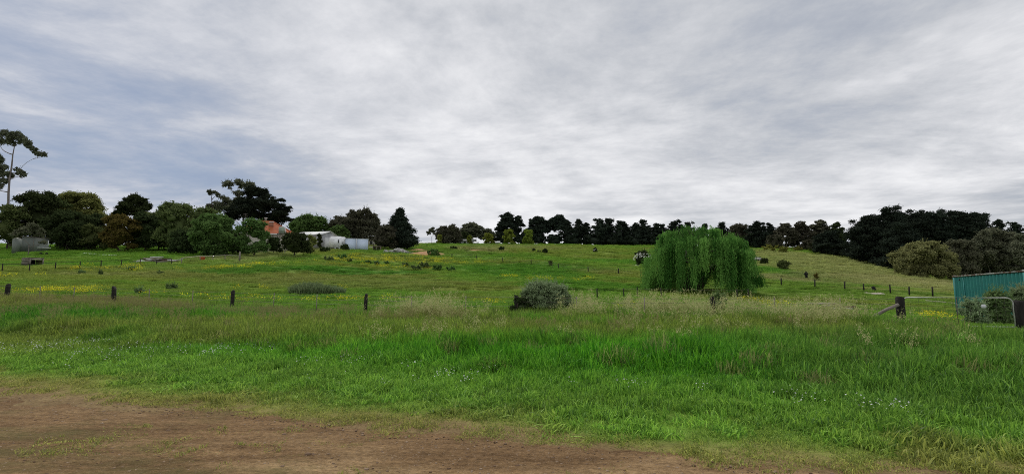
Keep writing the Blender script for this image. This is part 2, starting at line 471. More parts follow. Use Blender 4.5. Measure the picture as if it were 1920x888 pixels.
for a in [
    (120, 470, 240, 10, np.array((0.120, 0.280, 0.029)), .8), (300, 540, 330, 9, OLIVE, .6), (560, 520, 320, 14, BROWN, .55),
    (700, 532, 380, 8, BROWN, .6), (480, 505, 110, 7, np.array((0.080, 0.256, 0.026)), .9), (660, 508, 150, 7, np.array((0.072, 0.272, 0.026)), .9),
    (1000, 505, 160, 14, np.array((0.080, 0.264, 0.024)), .9), (1080, 535, 170, 9, np.array((0.088, 0.272, 0.024)), .9),
    (800, 470, 150, 5, np.array((0.160, 0.256, 0.048)), .6), (1050, 470, 180, 6, OLIVE, .8), (1130, 482, 110, 6, OLIVE, .7),
    (1160, 492, 70, 4, np.array((0.112, 0.304, 0.032)), .8), (1120, 508, 60, 5, BROWN, .5), (1420, 503, 45, 12, np.array((0.104, 0.296, 0.035)), .9),
    (1520, 500, 130, 26, PALE, .75), (1480, 525, 90, 7, TAN, .55), (1620, 525, 160, 10, TAN, .5), (1700, 548, 130, 6, PALE, .7),
    (1560, 545, 220, 6, np.array((0.136, 0.272, 0.032)), .9), (1580, 556, 240, 5, np.array((0.192, 0.320, 0.056)), .8),
    (960, 463, 130, 3, TAN, .35), (1240, 462, 180, 3, np.array((0.256, 0.272, 0.080)), .7), (960, 545, 120, 5, OLIVE, .7),
    (700, 460, 60, 3, PALE, .8), (1500, 480, 150, 9, PALE, .8), (1660, 518, 150, 16, PALE, .8), (1600, 500, 110, 18, PALE, .8), (1760, 540, 120, 10, PALE, .8), (1780, 534, 140, 5, TAN, .4), (900, 466, 60, 2, TAN, .5), (1700, 580, 160, 8, np.array((0.176, 0.296, 0.048)), .8)]:
    patch(*a)


def tint(X, Y):
    X = np.asarray(X, float); Y = np.asarray(Y, float)
    dy = Y - road_edge(X)
    n1 = fbm(X * .16 + 3, Y * .22 + 8); n2 = fbm(X * .9 + 31, Y * .9 + 3); n3 = fbm(X * .045 + 7, Y * .06 + 1)
    sstep = lambda a, b, x: np.clip((x - a) / (b - a), 0, 1) ** 2 * (3 - 2 * np.clip((x - a) / (b - a), 0, 1))
    mixc = lambda c, d, w: c * (1 - w[..., None]) + d * w[..., None]
    c = np.broadcast_to(DRY, X.shape + (3,)).copy()
    c = mixc(c, LAWN, sstep(.1, 1.3, dy + (n2 - .5) * 1.6 + (n1 - .5) * 1.2))
    c = mixc(c, VIVID, sstep(1.8, 5.0, dy + (n1 - .5) * 3))
    # duller, browner grass to both ends of the verge, lens vignetting put into its tint
    c = mixc(c, DULL, .85 * sstep(.30, .75, X / np.maximum(Y, 3) + (n1 - .5) * .7) * sstep(1.5, 3, dy))
    c = mixc(c, DARKG, .6 * sstep(.45, 1.0, -X / np.maximum(Y, 3) + (n1 - .5) * .6) * sstep(2, 4, dy))
    c = mixc(c, OLIVE, .85 * sstep(.42, .62, n1) * sstep(9.5, 14, Y - .10 * X))
    c = mixc(c, BROWN, .5 * sstep(-3.6, -.6, Y - fence_y(X)) * sstep(.1, .5, -X / np.maximum(Y, 3) + .35 + (n2 - .5) * .5))
    fld = sstep(-.5, 1.5, Y - fence_y(X))
    g = np.broadcast_to(FIELD, X.shape + (3,)).copy()
    g = mixc(g, OLIVE, sstep(.38, .62, n3 * .6 + n1 * .4))
    g = mixc(g, VIVID * .6 + OLIVE * .4, .6 * sstep(.52, .68, fbm(X * .05 + 70, Y * .08 + 20)))
    for (cx, cy, rx, ry, pc, k) in _patches:
        pc = pc * .84 + OLIVE * .16
        d = np.sqrt(((X - cx) / rx) ** 2 + ((Y - cy) / ry) ** 2) + (n1 - .5) * .9 + (n2 - .5) * .4
        g = mixc(g, pc, k * sstep(1.15, .65, d))
    c = mixc(c, g, fld)
    return c * (.84 + .32 * n2[..., None])


def fence_y(X):
    return 19.55 - .188 * X


# ------------------------------------------------------------------ ground, road
def build_ground():
    Ys = np.concatenate([np.linspace(-40, 2, 22)[:-1], np.geomspace(2, 330, 330), np.geomspace(345, 6000, 26)])
    ss = np.linspace(-1, 1, 361); ss = np.sign(ss) * (np.abs(ss) * .75 + .25 * np.abs(ss) ** 3)
    YY, SS = np.meshgrid(Ys, ss, indexing='ij')
    XX = SS * (np.maximum(YY, 0) * 1.75 + 34)
    ZZ = terrain(XX, YY)
    V = np.stack([XX, YY, ZZ], -1).reshape(-1, 3)
    nr, nc = XX.shape
    i = np.arange(nr - 1)[:, None] * nc + np.arange(nc - 1)[None, :]
    Q = np.stack([i, i + 1, i + nc + 1, i + nc], -1).reshape(-1, 4)
    mb = MB(); mb.add(V, Q)
    me = mb.mesh('ground')
    c = tint(V[:, 0], V[:, 1])
    ca = me.attributes.new('tint', 'FLOAT_COLOR', 'POINT')
    ca.data.foreach_set('color', np.concatenate([c, np.ones((len(c), 1))], 1).astype(np.float32).ravel())
    dy = V[:, 1] - road_edge(V[:, 0])
    n = fbm(V[:, 0] * .8, V[:, 1] * .8)
    bare = np.clip(1.15 - (dy + (n - .5) * 1.2) / .8, 0, 1)
    ba = me.attributes.new('bare', 'FLOAT', 'POINT'); ba.data.foreach_set('value', bare.astype(np.float32))
    me.polygons.foreach_set('use_smooth', np.ones(len(me.polygons), bool))
    m, t, out = new_mat('pasture_ground')
    b = N(t, 'ShaderNodeBsdfPrincipled'); b.inputs['Roughness'].default_value = 1.0; b.inputs['Specular IOR Level'].default_value = .05
    a = N(t, 'ShaderNodeAttribute'); a.attribute_name = 'tint'
    be = N(t, 'ShaderNodeAttribute'); be.attribute_name = 'bare'
    geo = N(t, 'ShaderNodeNewGeometry')
    n1 = noise_n(t, geo.outputs['Position'], 1.6, 8, .7); n2 = noise_n(t, geo.outputs['Position'], .22, 6, .65)
    c1 = mix_n(t, ramp_n(t, n1, [(.35, (.30, .30, .30)), (.7, (.95, .95, .95))]), (.045, .04, .018), a.outputs['Color'])
    c1 = mix_n(t, 1.0, c1, ramp_n(t, n2, [(.3, (.78, .78, .70)), (.7, (1.18, 1.15, 1.1))]), 'MULTIPLY')
    soil = ramp_n(t, n1, [(.3, (.15, .10, .052)), (.7, (.26, .19, .095))])
    grain = noise_n(t, geo.outputs['Position'], 30, 5, .75)
    soil = mix_n(t, 1.0, soil, ramp_n(t, grain, [(.3, (.5, .48, .46)), (.68, (1.35, 1.36, 1.36))]), 'MULTIPLY')
    L(t, mix_n(t, be.outputs['Fac'], c1, soil), b.inputs['Base Color'])
    bp = N(t, 'ShaderNodeBump'); bp.inputs['Strength'].default_value = .6; bp.inputs['Distance'].default_value = .08
    L(t, math_n(t, 'ADD', n1, math_n(t, 'MULTIPLY', grain, .25)), bp.inputs['Height']); L(t, bp.outputs[0], b.inputs['Normal']); L(t, b.outputs[0], out.inputs[0])
    me.materials.append(m)
    o = bpy.data.objects.new('ground', me); COL.objects.link(o); o['kind'] = 'structure'


def build_road():
    Xs = np.concatenate([np.linspace(-70, -14, 40)[:-1], np.linspace(-14, 10, 420), np.linspace(10, 60, 36)[1:]])
    kk = np.concatenate([np.linspace(0, 1, 70) ** 1.3 * 7, np.linspace(7, 30, 16)[1:]])
    XX, KK = np.meshgrid(Xs, kk, indexing='ij')
    jag = (fbm(Xs * 1.3 + 3, Xs * 0 + 2.5, 4) - .5) * .55 + (fbm(Xs * 7 + 3, Xs * 0 + 8, 3) - .5) * .16
    YY = road_edge(XX) + jag[:, None] * np.exp(-KK / .8) - KK
    rut = .018 * (fbm(XX * .5 + 9, (YY + .3 * XX) * 2.2) - .5) + .012 * (fbm(XX * 5, YY * 5) - .5)
    ZZ = .006 + (rut + .016) * np.clip(KK / .5, 0, 1)
    V = np.stack([XX, YY, ZZ], -1).reshape(-1, 3); nr, nc = XX.shape
    i = np.arange(nr - 1)[:, None] * nc + np.arange(nc - 1)[None, :]
    Q = np.stack([i, i + nc, i + nc + 1, i + 1][::-1], -1).reshape(-1, 4)
    mb = MB(); mb.add(V, Q); me = mb.mesh('dirt_road')
    me.polygons.foreach_set('use_smooth', np.ones(len(me.polygons), bool))
    m, t, out = new_mat('red_brown_dirt')
    b = N(t, 'ShaderNodeBsdfPrincipled'); b.inputs['Roughness'].default_value = .98; b.inputs['Specular IOR Level'].default_value = .1
    geo = N(t, 'ShaderNodeNewGeometry'); P = geo.outputs['Position']
    al = map_n(t, P, (.35, 1, 1), rot=(0, 0, math.radians(17)))
    big = noise_n(t, al, .9, 6, .6, .3); mid = noise_n(t, map_n(t, P, (.16, 1, 1), rot=(0, 0, math.radians(17))), 4.2, 8, .7, .1); fine = noise_n(t, map_n(t, P, (.7, 1, 1), rot=(0, 0, .3)), 26, 6, .75); grit = noise_n(t, P, 70, 3, .6)
    c = ramp_n(t, big, [(.30, (.135, .080, .038)), (.50, (.220, .138, .068)), (.70, (.345, .236, .124))])
    c = mix_n(t, 1.0, c, ramp_n(t, mid, [(.3, (.58, .54, .50)), (.7, (1.32, 1.32, 1.3))]), 'MULTIPLY')
    c = mix_n(t, 1.0, c, ramp_n(t, fine, [(.3, (.45, .43, .41)), (.66, (1.42, 1.44, 1.45))]), 'MULTIPLY')
    c = mix_n(t, ramp_n(t, grit, [(.60, (0, 0, 0)), (.68, (.65, .65, .65))]), c, (.40, .31, .22))
    # thin moss and flat weeds on the crown of the road
    moss = noise_n(t, map_n(t, P, (.5, 1, 1), loc=(5.3, 2.0, 0)), .75, 8, .7, .4)
    sp = N(t, 'ShaderNodeSeparateXYZ'); L(t, P, sp.inputs[0])
    w = math_n(t, 'ADD', math_n(t, 'MULTIPLY', sp.outputs[0], -.035), math_n(t, 'MULTIPLY', sp.outputs[1], -.025))
    mm = math_n(t, 'ADD', moss, w)
    c = mix_n(t, ramp_n(t, mm, [(.50, (0, 0, 0)), (.66, (.75, .75, .75))]), c, mix_n(t, fine, (.075, .070, .022), (.16, .15, .055)))
    L(t, c, b.inputs['Base Color'])
    bp = N(t, 'ShaderNodeBump'); bp.inputs['Strength'].default_value = 1.0; bp.inputs['Distance'].default_value = .03
    L(t, math_n(t, 'ADD', fine, math_n(t, 'MULTIPLY', mid, 1.5)), bp.inputs['Height']); L(t, bp.outputs[0], b.inputs['Normal'])
    L(t, b.outputs[0], out.inputs[0])
    me.materials.append(m)
    o = bpy.data.objects.new('dirt_road', me); COL.objects.link(o); o['kind'] = 'structure'


build_ground()
build_road()


# ------------------------------------------------------------------ trees
def lobe_cards(mb, c, rad, n, ln, rng, upb=.25, shell=.55, jit=.75, asp=.6, under=.55):
    d = rng.normal(size=(n, 3)); d /= np.linalg.norm(d, axis=1)[:, None]
    fl = (d[:, 2] < -.15) & (rng.random(n) < under); d[fl, 2] *= -1
    r = shell + (1 - shell) * np.sqrt(rng.random(n)); r = r * (1 + .18 * rng.normal(size=n) + (rng.random(n) < .14) * rng.uniform(.1, .65, n))
    C = np.asarray(c) + d * r[:, None] * np.asarray(rad)
    Nn = d / np.asarray(rad) * np.mean(rad) + rng.normal(size=(n, 3)) * jit; Nn[:, 2] += upb
    mb.cards(C, Nn, ln * rng.uniform(.65, 1.35, n), ln * asp * rng.uniform(.7, 1.3, n), rng, np.clip(rng.normal(.5, .22, n), 0, 1))


def clumpy(mb, c, rad, cover, ln, rng, sub=9, out=.82, **kw):
    """a leafy mass made of smaller clumps sitting on its surface"""
    c = np.asarray(c, float); rad = np.asarray(rad, float)
    d = rng.normal(size=(sub, 3)); d /= np.linalg.norm(d, axis=1)[:, None]
    d[:, 2] = np.where((d[:, 2] < -.2) & (rng.random(sub) < .6), -d[:, 2], d[:, 2])
    for k in range(sub):
        sr = rad * rng.uniform(.30, .48)
        sc = c + d[k] * rad * rng.uniform(.45, out)
        a = 4 * math.pi * float(np.mean(sr)) ** 2
        n = int(max(8, cover * a / (ln * ln * .6 * .5)))
        lobe_cards(mb, sc, sr, n, ln, rng, **kw)


def limb(mb, p0, p1, r0, r1, rng, sag=.12, seg=4, n=5):
    p0 = np.asarray(p0, float); p1 = np.asarray(p1, float); s = np.linspace(0, 1, seg + 1)[:, None]
    ln = np.linalg.norm(p1 - p0)
    P = p0 * (1 - s) + p1 * s + np.sin(s * math.pi) * rng.normal(size=3) * ln * sag * np.array([1, 1, .5])
    mb.tube(P, r0 * (1 - s[:, 0]) + r1 * s[:, 0], n)
    return P


def lobes_round(H, W, rng, low=.12, n=13):
    out = []
    for k in range(n):
        z = low + (1 - low) * ((k + .5) / n) ** .9
        az = k * 2.4 + rng.uniform(-.4, .4)
        prof = math.sqrt(max(.05, 1 - ((z - .45) / .58) ** 2))
        r = W / 2 * prof * rng.uniform(.40, .72)
        lr = min(W * rng.uniform(.16, .27), H * rng.uniform(.22, .34))
        out.append((np.array([r * math.cos(az), r * math.sin(az), min(H * z, H - lr * .7)]), np.array([lr, lr, lr * rng.uniform(.65, .9)])))
    return out


def lobes_gum(H, W, rng, n=9, low=.5):
    out = []
    for k in range(n):
        az = k * 2.4 + rng.uniform(-.5, .5); q = math.sqrt((k + .4) / n)
        r = W / 2 * .78 * q
        lr = W * rng.uniform(.13, .20); lz = lr * rng.uniform(.5, .75)
        z = H * (1 - (1 - low) * (q ** 1.6) * rng.uniform(.5, 1.0)) - lz * .8
        out.append((np.array([r * math.cos(az), r * math.sin(az), z]), np.array([lr, lr, lz])))
    return out


def lobes_pine(H, W, rng, low=.12, levels=11, top=.10, lean=0.0, rag=.22):
    out = []
    nb = int(levels * 5.5)
    for k in range(nb):
        f = ((k + rng.uniform(0, 1)) / nb) ** 1.05; z = H * (low + (1 - low - .07) * f)
        prof = (1 - f) ** .75 * (1 - top) + top * (1 - f ** 5)
        prof *= min(1, .72 + f * 2.0) * rng.uniform(1 - rag * 1.2, 1 + rag * .85)
        R = W / 2 * max(prof, .06); off = lean * f * W
        az = k * 2.4 + rng.uniform(-.4, .4)
        for q, s in ((.42, 1.0), (.82, .85)):
            lr = max(.24 * R, .055 * W) * s * rng.uniform(.8, 1.3)
            out.append((np.array([off + R * q * math.cos(az), R * q * math.sin(az), z + R * q * rng.uniform(-.02, .30)]),
                        np.array([lr * 1.2, lr * 1.2, lr * rng.uniform(.55, .9)])))
    for k in range(3 if top < .5 else 7):
        if top < .5: out.append((np.array([lean * W + rng.normal(0, .03) * W, rng.normal(0, .03) * W, H * (.92 + .025 * k)]), np.array([W * (.09 - .02 * k), W * (.09 - .02 * k), H * .045])))
        else:
            lr = W * rng.uniform(.07, .12); out.append((np.array([lean * W + rng.normal(0, .10) * W, rng.normal(0, .10) * W, H * rng.uniform(.84, .95)]), np.array([lr, lr, lr * .8])))
    return out


def make_tree(name, label, px, Y, top, wpx, kind, leaf, bark='bark', group=None, seed=0, lobes=None, cover=1.25, base=None, dz=0.0, lnk=1.0, low=None, trunk_px=None, cat='tree', **kw):
    rng = np.random.default_rng(seed + int(px) * 7 + int(Y))
    X = xat(px, Y); z0 = tz(X, Y) - .12
    if base is not None: z0 = at(px, base, Y)[2]
    cph = math.cos(math.atan((px - 960) / F0))
    H = float(at(px, top, Y)[2] - z0); W = wpx * Y / F0 * cph * (1.22 if kind == 'round' and 80 < Y < 140 and px < 560 else 1.0)
    root = empty(name, (X, Y, z0), 0, label, cat, group)
    ln = min(max(.0040 * Y, .10), .85) * lnk
    cr = MB(); tr = MB()
    if lobes is not None:      # masses placed one by one: (photo column, row, half width px, half height px[, nearer by m])
        LB = []
        for q in lobes:
            dd = q[4] if len(q) > 4 else rng.uniform(-.12, .12) * W
            P = at(q[0], q[1], Y + dd) - np.array([X, Y, z0]); k = (Y + dd) / F0
            LB.append((P, np.array([q[2] * k * cph, q[2] * k * .9, q[3] * k])))
    elif kind == 'round': LB = lobes_round(H, W, rng, .12 if low is None else low, kw.get('n', 13))
    elif kind == 'gum': LB = lobes_gum(H, W, rng, kw.get('n', 10), .5 if low is None else low)
    elif kind == 'pine': LB = lobes_pine(H, W, rng, .12 if low is None else low, kw.get('levels', 11), kw.get('blunt', .10), kw.get('lean', 0.0), kw.get('rag', .22))
    tx = 0.0 if trunk_px is None else xat(trunk_px, Y) - X
    r0 = max(.08, min(.50, H * (kw.get('girth', .0115) if kind == 'gum' else .02)))
    if kind == 'pine' and lobes is None:
        tr.tube([(0, 0, 0), (0, 0, H * .5), (kw.get('lean', 0) * W, 0, H * .96)], [r0 * 1.2, r0 * .8, .04], 7)
        for c, r in LB[::3]: limb(tr, (c[0] * .05, c[1] * .05, c[2] - .1 * np.hypot(c[0], c[1])), c, r0 * .22, .03, rng, .05, 3, 4)
        for c, r in LB:
            a = 4 * math.pi * ((r[0] * r[1] + 2 * r[0] * r[2]) / 3)
            lobe_cards(cr, c, r, int(max(10, cover * a / (ln * ln * .3))), ln, rng, upb=.5, shell=.35, asp=.5)
        zz = np.linspace(.06, .93, 9)
        cr.tube([(kw.get('lean', 0) * W * f, 0, H * f) for f in zz], [W * .5 * .62 * ((1 - f) ** .8 + .02) * min(1, .6 + f * 2) for f in zz], 9)
    else:
        fork = H * kw.get('fork', .42 if kind == 'gum' else .28)
        zc = min(c[2] for c, r in LB)
        fork = min(fork, max(.15 * H, zc * .8)) if kind != 'gum' else min(fork, max(.2 * H, zc * .85))
        if kw.get('trunk_path'):
            tp = np.array([(tx, 0, 0)] + [at(a, b, Y) - np.array([X, Y, z0]) for a, b in kw['trunk_path']])
            tr.tube(tp, np.linspace(r0 * 1.15, r0 * .35, len(tp)), 7)
        else: tp = limb(tr, (tx, 0, 0), (tx * .6, 0, fork), r0 * 1.15, r0 * .8, rng, .05, 4, 7)
        nodes = [(q, r0 * .8) for q in tp[(1 if kw.get('trunk_path') else 2):]]
        for c, r in sorted(LB, key=lambda q: q[0][2]):
            e = c - np.array([0, 0, r[2] * .3])
            cost = [np.linalg.norm(e - q) + 2.2 * max(0.0, q[2] - e[2] + .45 * np.hypot(*(e - q)[:2])) + .25 * abs(q[2] - tp[-1][2]) for q, _ in nodes]
            q, rq = nodes[int(np.argmin(cost))]
            P = limb(tr, q, e, min(rq * .8, r0 * .55), max(.025, r0 * .10), rng, .11, 5, 5)
            nodes += [(P[2], r0 * .36), (P[3], r0 * .28), (P[4], r0 * .2)]
        for c, r in LB:
            if kind == 'gum': clumpy(cr, c, r * np.array([1, 1, 1.12]), cover * .95, ln, rng, sub=kw.get('sub', 16), out=1.08, upb=.25, shell=.2)
            elif kind == 'plate':
                a = 4 * math.pi * ((r[0] * r[1] + 2 * r[0] * r[2]) / 3)
                clumpy(cr, c, r, cover, ln, rng, sub=12, upb=.45, shell=.3, asp=.5)
                cr.sphere(c, r * .48, 7, 4)
            else:
                clumpy(cr, c, r, cover, ln, rng, sub=kw.get('sub', 10), upb=.2, shell=.3)
                cr.sphere(c, r * .40, 7, 4)
        if kind == 'round' and lobes is None: cr.sphere((0, 0, H * .48), (W * .22, W * .22, H * .28), 9, 6)
    for k in range(kw.get('sprigs', 130 if kind in ('round', 'gum') and 60 < Y < 150 else 0)):
        c, r = LB[rng.integers(len(LB))]; d = rng.normal(size=3); d[2] = abs(d[2]) + .3; d /= np.linalg.norm(d)
        p0 = c + d * r * .85; dd = d * np.array([.6, .6, 1.0]) + rng.normal(size=3) * .15; ls = kw.get('sprig_len', max(.35, .085 * W)) * rng.uniform(.5, 1.4)
        m = 13; f = np.linspace(0, 1, m)[:, None]; C = p0 + dd * ls * f + rng.normal(size=(m, 3)) * ls * .06
        cr.cards(C, rng.normal(size=(m, 3)), ln * (1.1 - .6 * f[:, 0]), ln * .5 * (1.1 - .6 * f[:, 0]), rng, np.full(m, np.clip(rng.normal(.6, .2), 0, 1)))
    tr.build('trunk', M[bark], root, True)
    o = cr.build('crown', M[leaf], root)
    return root


T = make_tree
# --- behind the farmyard, at one side
T('gum_tree', 'tall thin gum with bare forked trunk towering above the old shed', 14, 104, 243, 95, 'gum', 'gum', 'gum_bark', seed=3, lnk=.8,
  lobes=[(10, 254, 12, 8), (28, 256, 12, 9), (0, 268, 12, 9), (20, 268, 11, 8), (40, 264, 9, 8), (52, 272, 9, 9), (60, 281, 8, 6), (74, 291, 7, 6), (82, 292, 6, 6), (68, 286, 5, 4), (6, 318, 10, 8), (14, 330, 9, 8), (-4, 326, 12, 11), (-10, 300, 12, 12), (32, 322, 8, 6), (42, 328, 8, 6), (-4, 352, 9, 8), (8, 342, 7, 5)], cover=1.35, girth=.0085, trunk_path=[(15, 400), (16, 360), (18, 335), (22, 310), (24, 290), (27, 275)])
T('broadleaf_tree', 'dense dark tree with ragged top behind the old tin shed', 62, 100, 362, 95, 'round', 'dark_green', seed=1, cover=1.3, n=17)
T('broadleaf_tree', 'dark low tree beside the foot of the tall thin gum', 8, 96, 385, 80, 'round', 'olive', seed=2, cover=1.2)
T('broadleaf_tree', 'big rounded olive-yellow tree behind the dark trees near the old shed', 135, 108, 363, 105, 'round', 'lime_olive', seed=4, cover=1.3, n=18)
T('broadleaf_tree', 'dark bushy tree below the big olive-yellow crown', 120, 96, 398, 95, 'round', 'dark_green', seed=5, cover=1.3)
T('broadleaf_tree', 'low shadowy tree between the olive-yellow crown and the wattle', 168, 97, 425, 70, 'round', 'olive', seed=6)
T('broadleaf_tree', 'dull olive tree bridging the dark tree and the olive-yellow crown', 100, 104, 374, 70, 'round', 'olive', seed=401, n=16)
T('broadleaf_tree', 'dark tree linking the olive-yellow crown to the wattle', 182, 103, 404, 56, 'round', 'dark_green', seed=402, n=14)
T('broadleaf_tree', 'grey-olive tree linking the open dark gum to the tall dull olive tree', 292, 102, 400, 60, 'round', 'olive', seed=403, n=15)
T('wattle_tree', 'rounded yellow-brown wattle at the back of the lawn', 216, 94, 404, 68, 'round', 'wattle', seed=7, cover=1.3, n=15)
T('gum_tree', 'open-crowned dark gum rising behind the yellow-brown wattle', 240, 118, 365, 85, 'gum', 'dark_green', 'bark', seed=8, n=20, low=.5, lnk=.85)
T('broadleaf_tree', 'dark tree filling the gap beside the yellow-brown wattle', 268, 98, 402, 62, 'round', 'dark_green', seed=9)
T('broadleaf_tree', 'tall dull olive tree between the wattle and the farmhouse trees', 326, 93, 382, 76, 'round', 'olive', seed=10, cover=1.3, n=17)
T('broadleaf_tree', 'low dark bush tree in front of the tall dull olive one', 340, 86, 432, 70, 'round', 'dark_green', seed=11)
T('broadleaf_tree', 'green leafy tree with bright clumps standing behind the rail fence', 398, 84, 402, 84, 'round', 'green', seed=12, cover=1.4, n=18)
T('broadleaf_tree', 'dim olive tree peeping over the green one near the farmhouse', 385, 104, 392, 74, 'round', 'olive', seed=13)
T('broadleaf_tree', 'dark green tree hiding the middle of the orange-roofed house', 474, 84, 408, 72, 'round', 'green', seed=14, cover=1.3, n=17, lobes=[(470, 420, 18, 10), (488, 424, 14, 11), (455, 432, 14, 10), (478, 440, 22, 14), (496, 446, 13, 12), (455, 455, 16, 14), (490, 464, 18, 13), (465, 470, 18, 10)])
T('broadleaf_tree', 'almost black tree behind the rail fence beside the orange-roofed house', 432, 87, 438, 60, 'round', 'dark_green', seed=15)
T('broadleaf_tree', 'low dark spreading tree with short trunks before the water tank', 550, 83, 438, 62, 'round', 'dark_green', seed=16, cover=1.4, low=.34)
T('bush', 'yellow-green bush beside the grey machinery shed wall', 580, 92, 442, 22, 'round', 'lime_olive', seed=17, n=8, cat='bush')
T('gum_tree', 'tiny-crowned spindly gum standing alone above the farmhouse trees', 398, 118, 358, 24, 'gum', 'gum', 'bark', seed=18, lobes=[(393, 361, 6, 4), (402, 363, 6, 4), (408, 366, 4, 3), (391, 388, 6, 5)], lnk=.7, trunk_path=[(398, 410), (398, 390), (397, 375), (396, 366)])
T('gum_tree', 'flat-topped gum with pale limbs beside the black cypress', 447, 122, 338, 80, 'gum', 'gum_grey', 'gum_bark', seed=19, lnk=.8,
  lobes=[(427, 347, 11, 7), (448, 345, 12, 7), (467, 348, 11, 7), (447, 366, 11, 7), (425, 382, 17, 11), (446, 384, 14, 10), (412, 392, 16, 10), (470, 362, 9, 6)], trunk_path=[(456, 430), (456, 400), (453, 382), (448, 366), (446, 352)])
T('cypress_tree', 'huge black cypress with jagged windswept branches behind the orange roof', 480, 116, 348, 125, 'plate', 'cypress', 'bark', seed=20, cover=1.4, trunk_px=490,
  lobes=[(478, 362, 22, 14), (500, 367, 18, 13), (462, 380, 24, 16), (490, 386, 30, 17), (516, 383, 20, 11), (531, 394, 16, 8), (542, 390, 7, 5), (520, 402, 22, 9), (540, 411, 13, 4), (470, 402, 36, 16), (505, 412, 34, 13), (440, 398, 22, 14), (528, 376, 8, 5), (430, 410, 20, 12)])
T('broadleaf_tree', 'fresh green tree behind the roof of the machinery shed', 582, 134, 407, 84, 'round', 'green', seed=21, cover=1.3, n=16)
T('broadleaf_tree', 'light green tree just past the end of the orange roof', 556, 138, 412, 46, 'round', 'green', seed=222, cover=1.3)
T('broadleaf_tree', 'small fresh green tree between the machinery shed and the grey gum', 634, 132, 424, 42, 'round', 'green', seed=22)
T('gum_tree', 'broad domed grey-brown gum behind the pale blue shed', 676, 136, 392, 92, 'gum', 'gum_brown', 'bark', seed=23, cover=1.5, lnk=.85,
  lobes=[(683, 400, 14, 8), (668, 406, 16, 9), (697, 409, 14, 9), (640, 416, 14, 8), (655, 422, 18, 10), (690, 422, 22, 11), (672, 434, 26, 11), (706, 430, 14, 10), (645, 434, 16, 11), (628, 422, 11, 8), (660, 414, 16, 10), (680, 412, 18, 10), (700, 420, 14, 10), (690, 436, 20, 12), (655, 440, 22, 10)])
T('pine_tree', 'large dark cone-shaped pine standing by itself beside the grey gum', 747, 116, 389, 82, 'pine', 'pine', seed=24, cover=1.5, levels=13, low=.05)
T('bush', 'grey-brown shrubby tree at the foot of the lone dark pine', 722, 112, 424, 48, 'round', 'gum_brown', seed=25, cat='bush')
T('hedge_bush', 'low dark bush under the white roof behind the pale blue shed', 716, 126, 447, 40, 'round', 'dark_green', seed=26, n=8, cat='bush')
T('hedge_bush', 'dark bush squeezed between the caravan and the pale blue shed', 645, 101, 460, 16, 'round', 'dark_green', seed=27, n=8, cat='bush')
T('hedge_bush', 'low dark hedge bush below the caravan wheels', 608, 98, 466, 36, 'round', 'dark_green', seed=28, n=8, cat='bush')
T('hedge_bush', 'narrow dark climber bush against the machinery shed wall', 596, 110, 440, 10, 'round', 'dark_green', seed=29, n=8, cat='bush')

# --- on the ridge
RG = 'trees along the ridge'
T('gum_tree', 'brown-green gum clump at the open end of the ridge line', 838, 205, 424, 62, 'round', 'gum_brown', seed=31, group=RG, n=15)
T('gum_tree', 'thin pale gum leaning from the open end of the ridge line', 808, 215, 426, 22, 'gum', 'gum', seed=32, group=RG, n=6)
T('broadleaf_tree', 'low dark tree behind the far grey farm building', 872, 222, 434, 50, 'round', 'dark_green', seed=33, group=RG)
T('gum_tree', 'rounded gum standing over the far grey farm building', 884, 228, 419, 56, 'gum', 'gum', seed=34, group=RG, n=20, low=.35)
T('gum_tree', 'small airy gum beside the far white-roofed shed', 912, 226, 428, 34, 'gum', 'gum', seed=35, group=RG, n=14, low=.3)
T('young_tree', 'small bright yellow-green tree at the open end of the ridge', 823, 196, 440, 11, 'round', 'bright', seed=36, group='young bright trees on the ridge', n=9)
T('young_tree', 'small bright yellow-green tree before the far grey building', 879, 200, 441, 11, 'round', 'bright', seed=37, group='young bright trees on the ridge', n=9)
T('young_tree', 'broad loose yellow-green tree above the far white-roofed shed', 915, 205, 437, 23, 'round', 'bright', seed=38, group='young bright trees on the ridge', n=11)
T('young_tree', 'plump yellow-green tree below the first tall flat-topped gum', 954, 205, 430, 26, 'round', 'bright', seed=39, group='young bright trees on the ridge', n=13)
T('young_tree', 'plump yellow-green tree standing apart nearest the ridge pines', 991, 208, 431, 24, 'round', 'bright', seed=40, group='young bright trees on the ridge', n=13)
T('gum_tree', 'first tall flat-topped gum above the plump yellow-green trees', 950, 236, 401, 48, 'gum', 'pine', seed=41, group=RG, n=24, low=.2, cover=1.5)
T('gum_tree', 'slender dark gum tucked behind the first tall flat-topped gum', 972, 240, 404, 32, 'gum', 'pine', seed=42, group=RG, n=17, low=.3, cover=1.4)
T('gum_tree', 'wide flat-topped dark gum in the middle of the tall ridge gums', 1010, 236, 406, 52, 'gum', 'pine', seed=43, group=RG, n=26, low=.2, cover=1.5)
T('gum_tree', 'umbrella-shaped dark gum where the gums give way to pines', 1048, 236, 404, 48, 'gum', 'pine', seed=44, group=RG, n=18, low=.45, cover=1.4)
ORD = ['first', 'second', 'third', 'fourth', 'fifth', 'sixth', 'seventh', 'eighth', 'ninth', 'tenth', 'eleventh', 'twelfth', 'thirteenth', 'fourteenth', 'fifteenth', 'sixteenth', 'seventeenth', 'eighteenth']
pines = [(1068, 415, 32), (1083, 411, 34), (1102, 415, 30), (1121, 410, 34), (1136, 417, 26), (1149, 409, 34), (1161, 412, 28), (1176, 413, 32), (1188, 418, 26), (1200, 417, 28), (1215, 411, 36), (1230, 418, 28), (1246, 417, 30), (1262, 412, 34), (1280, 419, 30), (1300, 417, 32), (1320, 418, 30)]
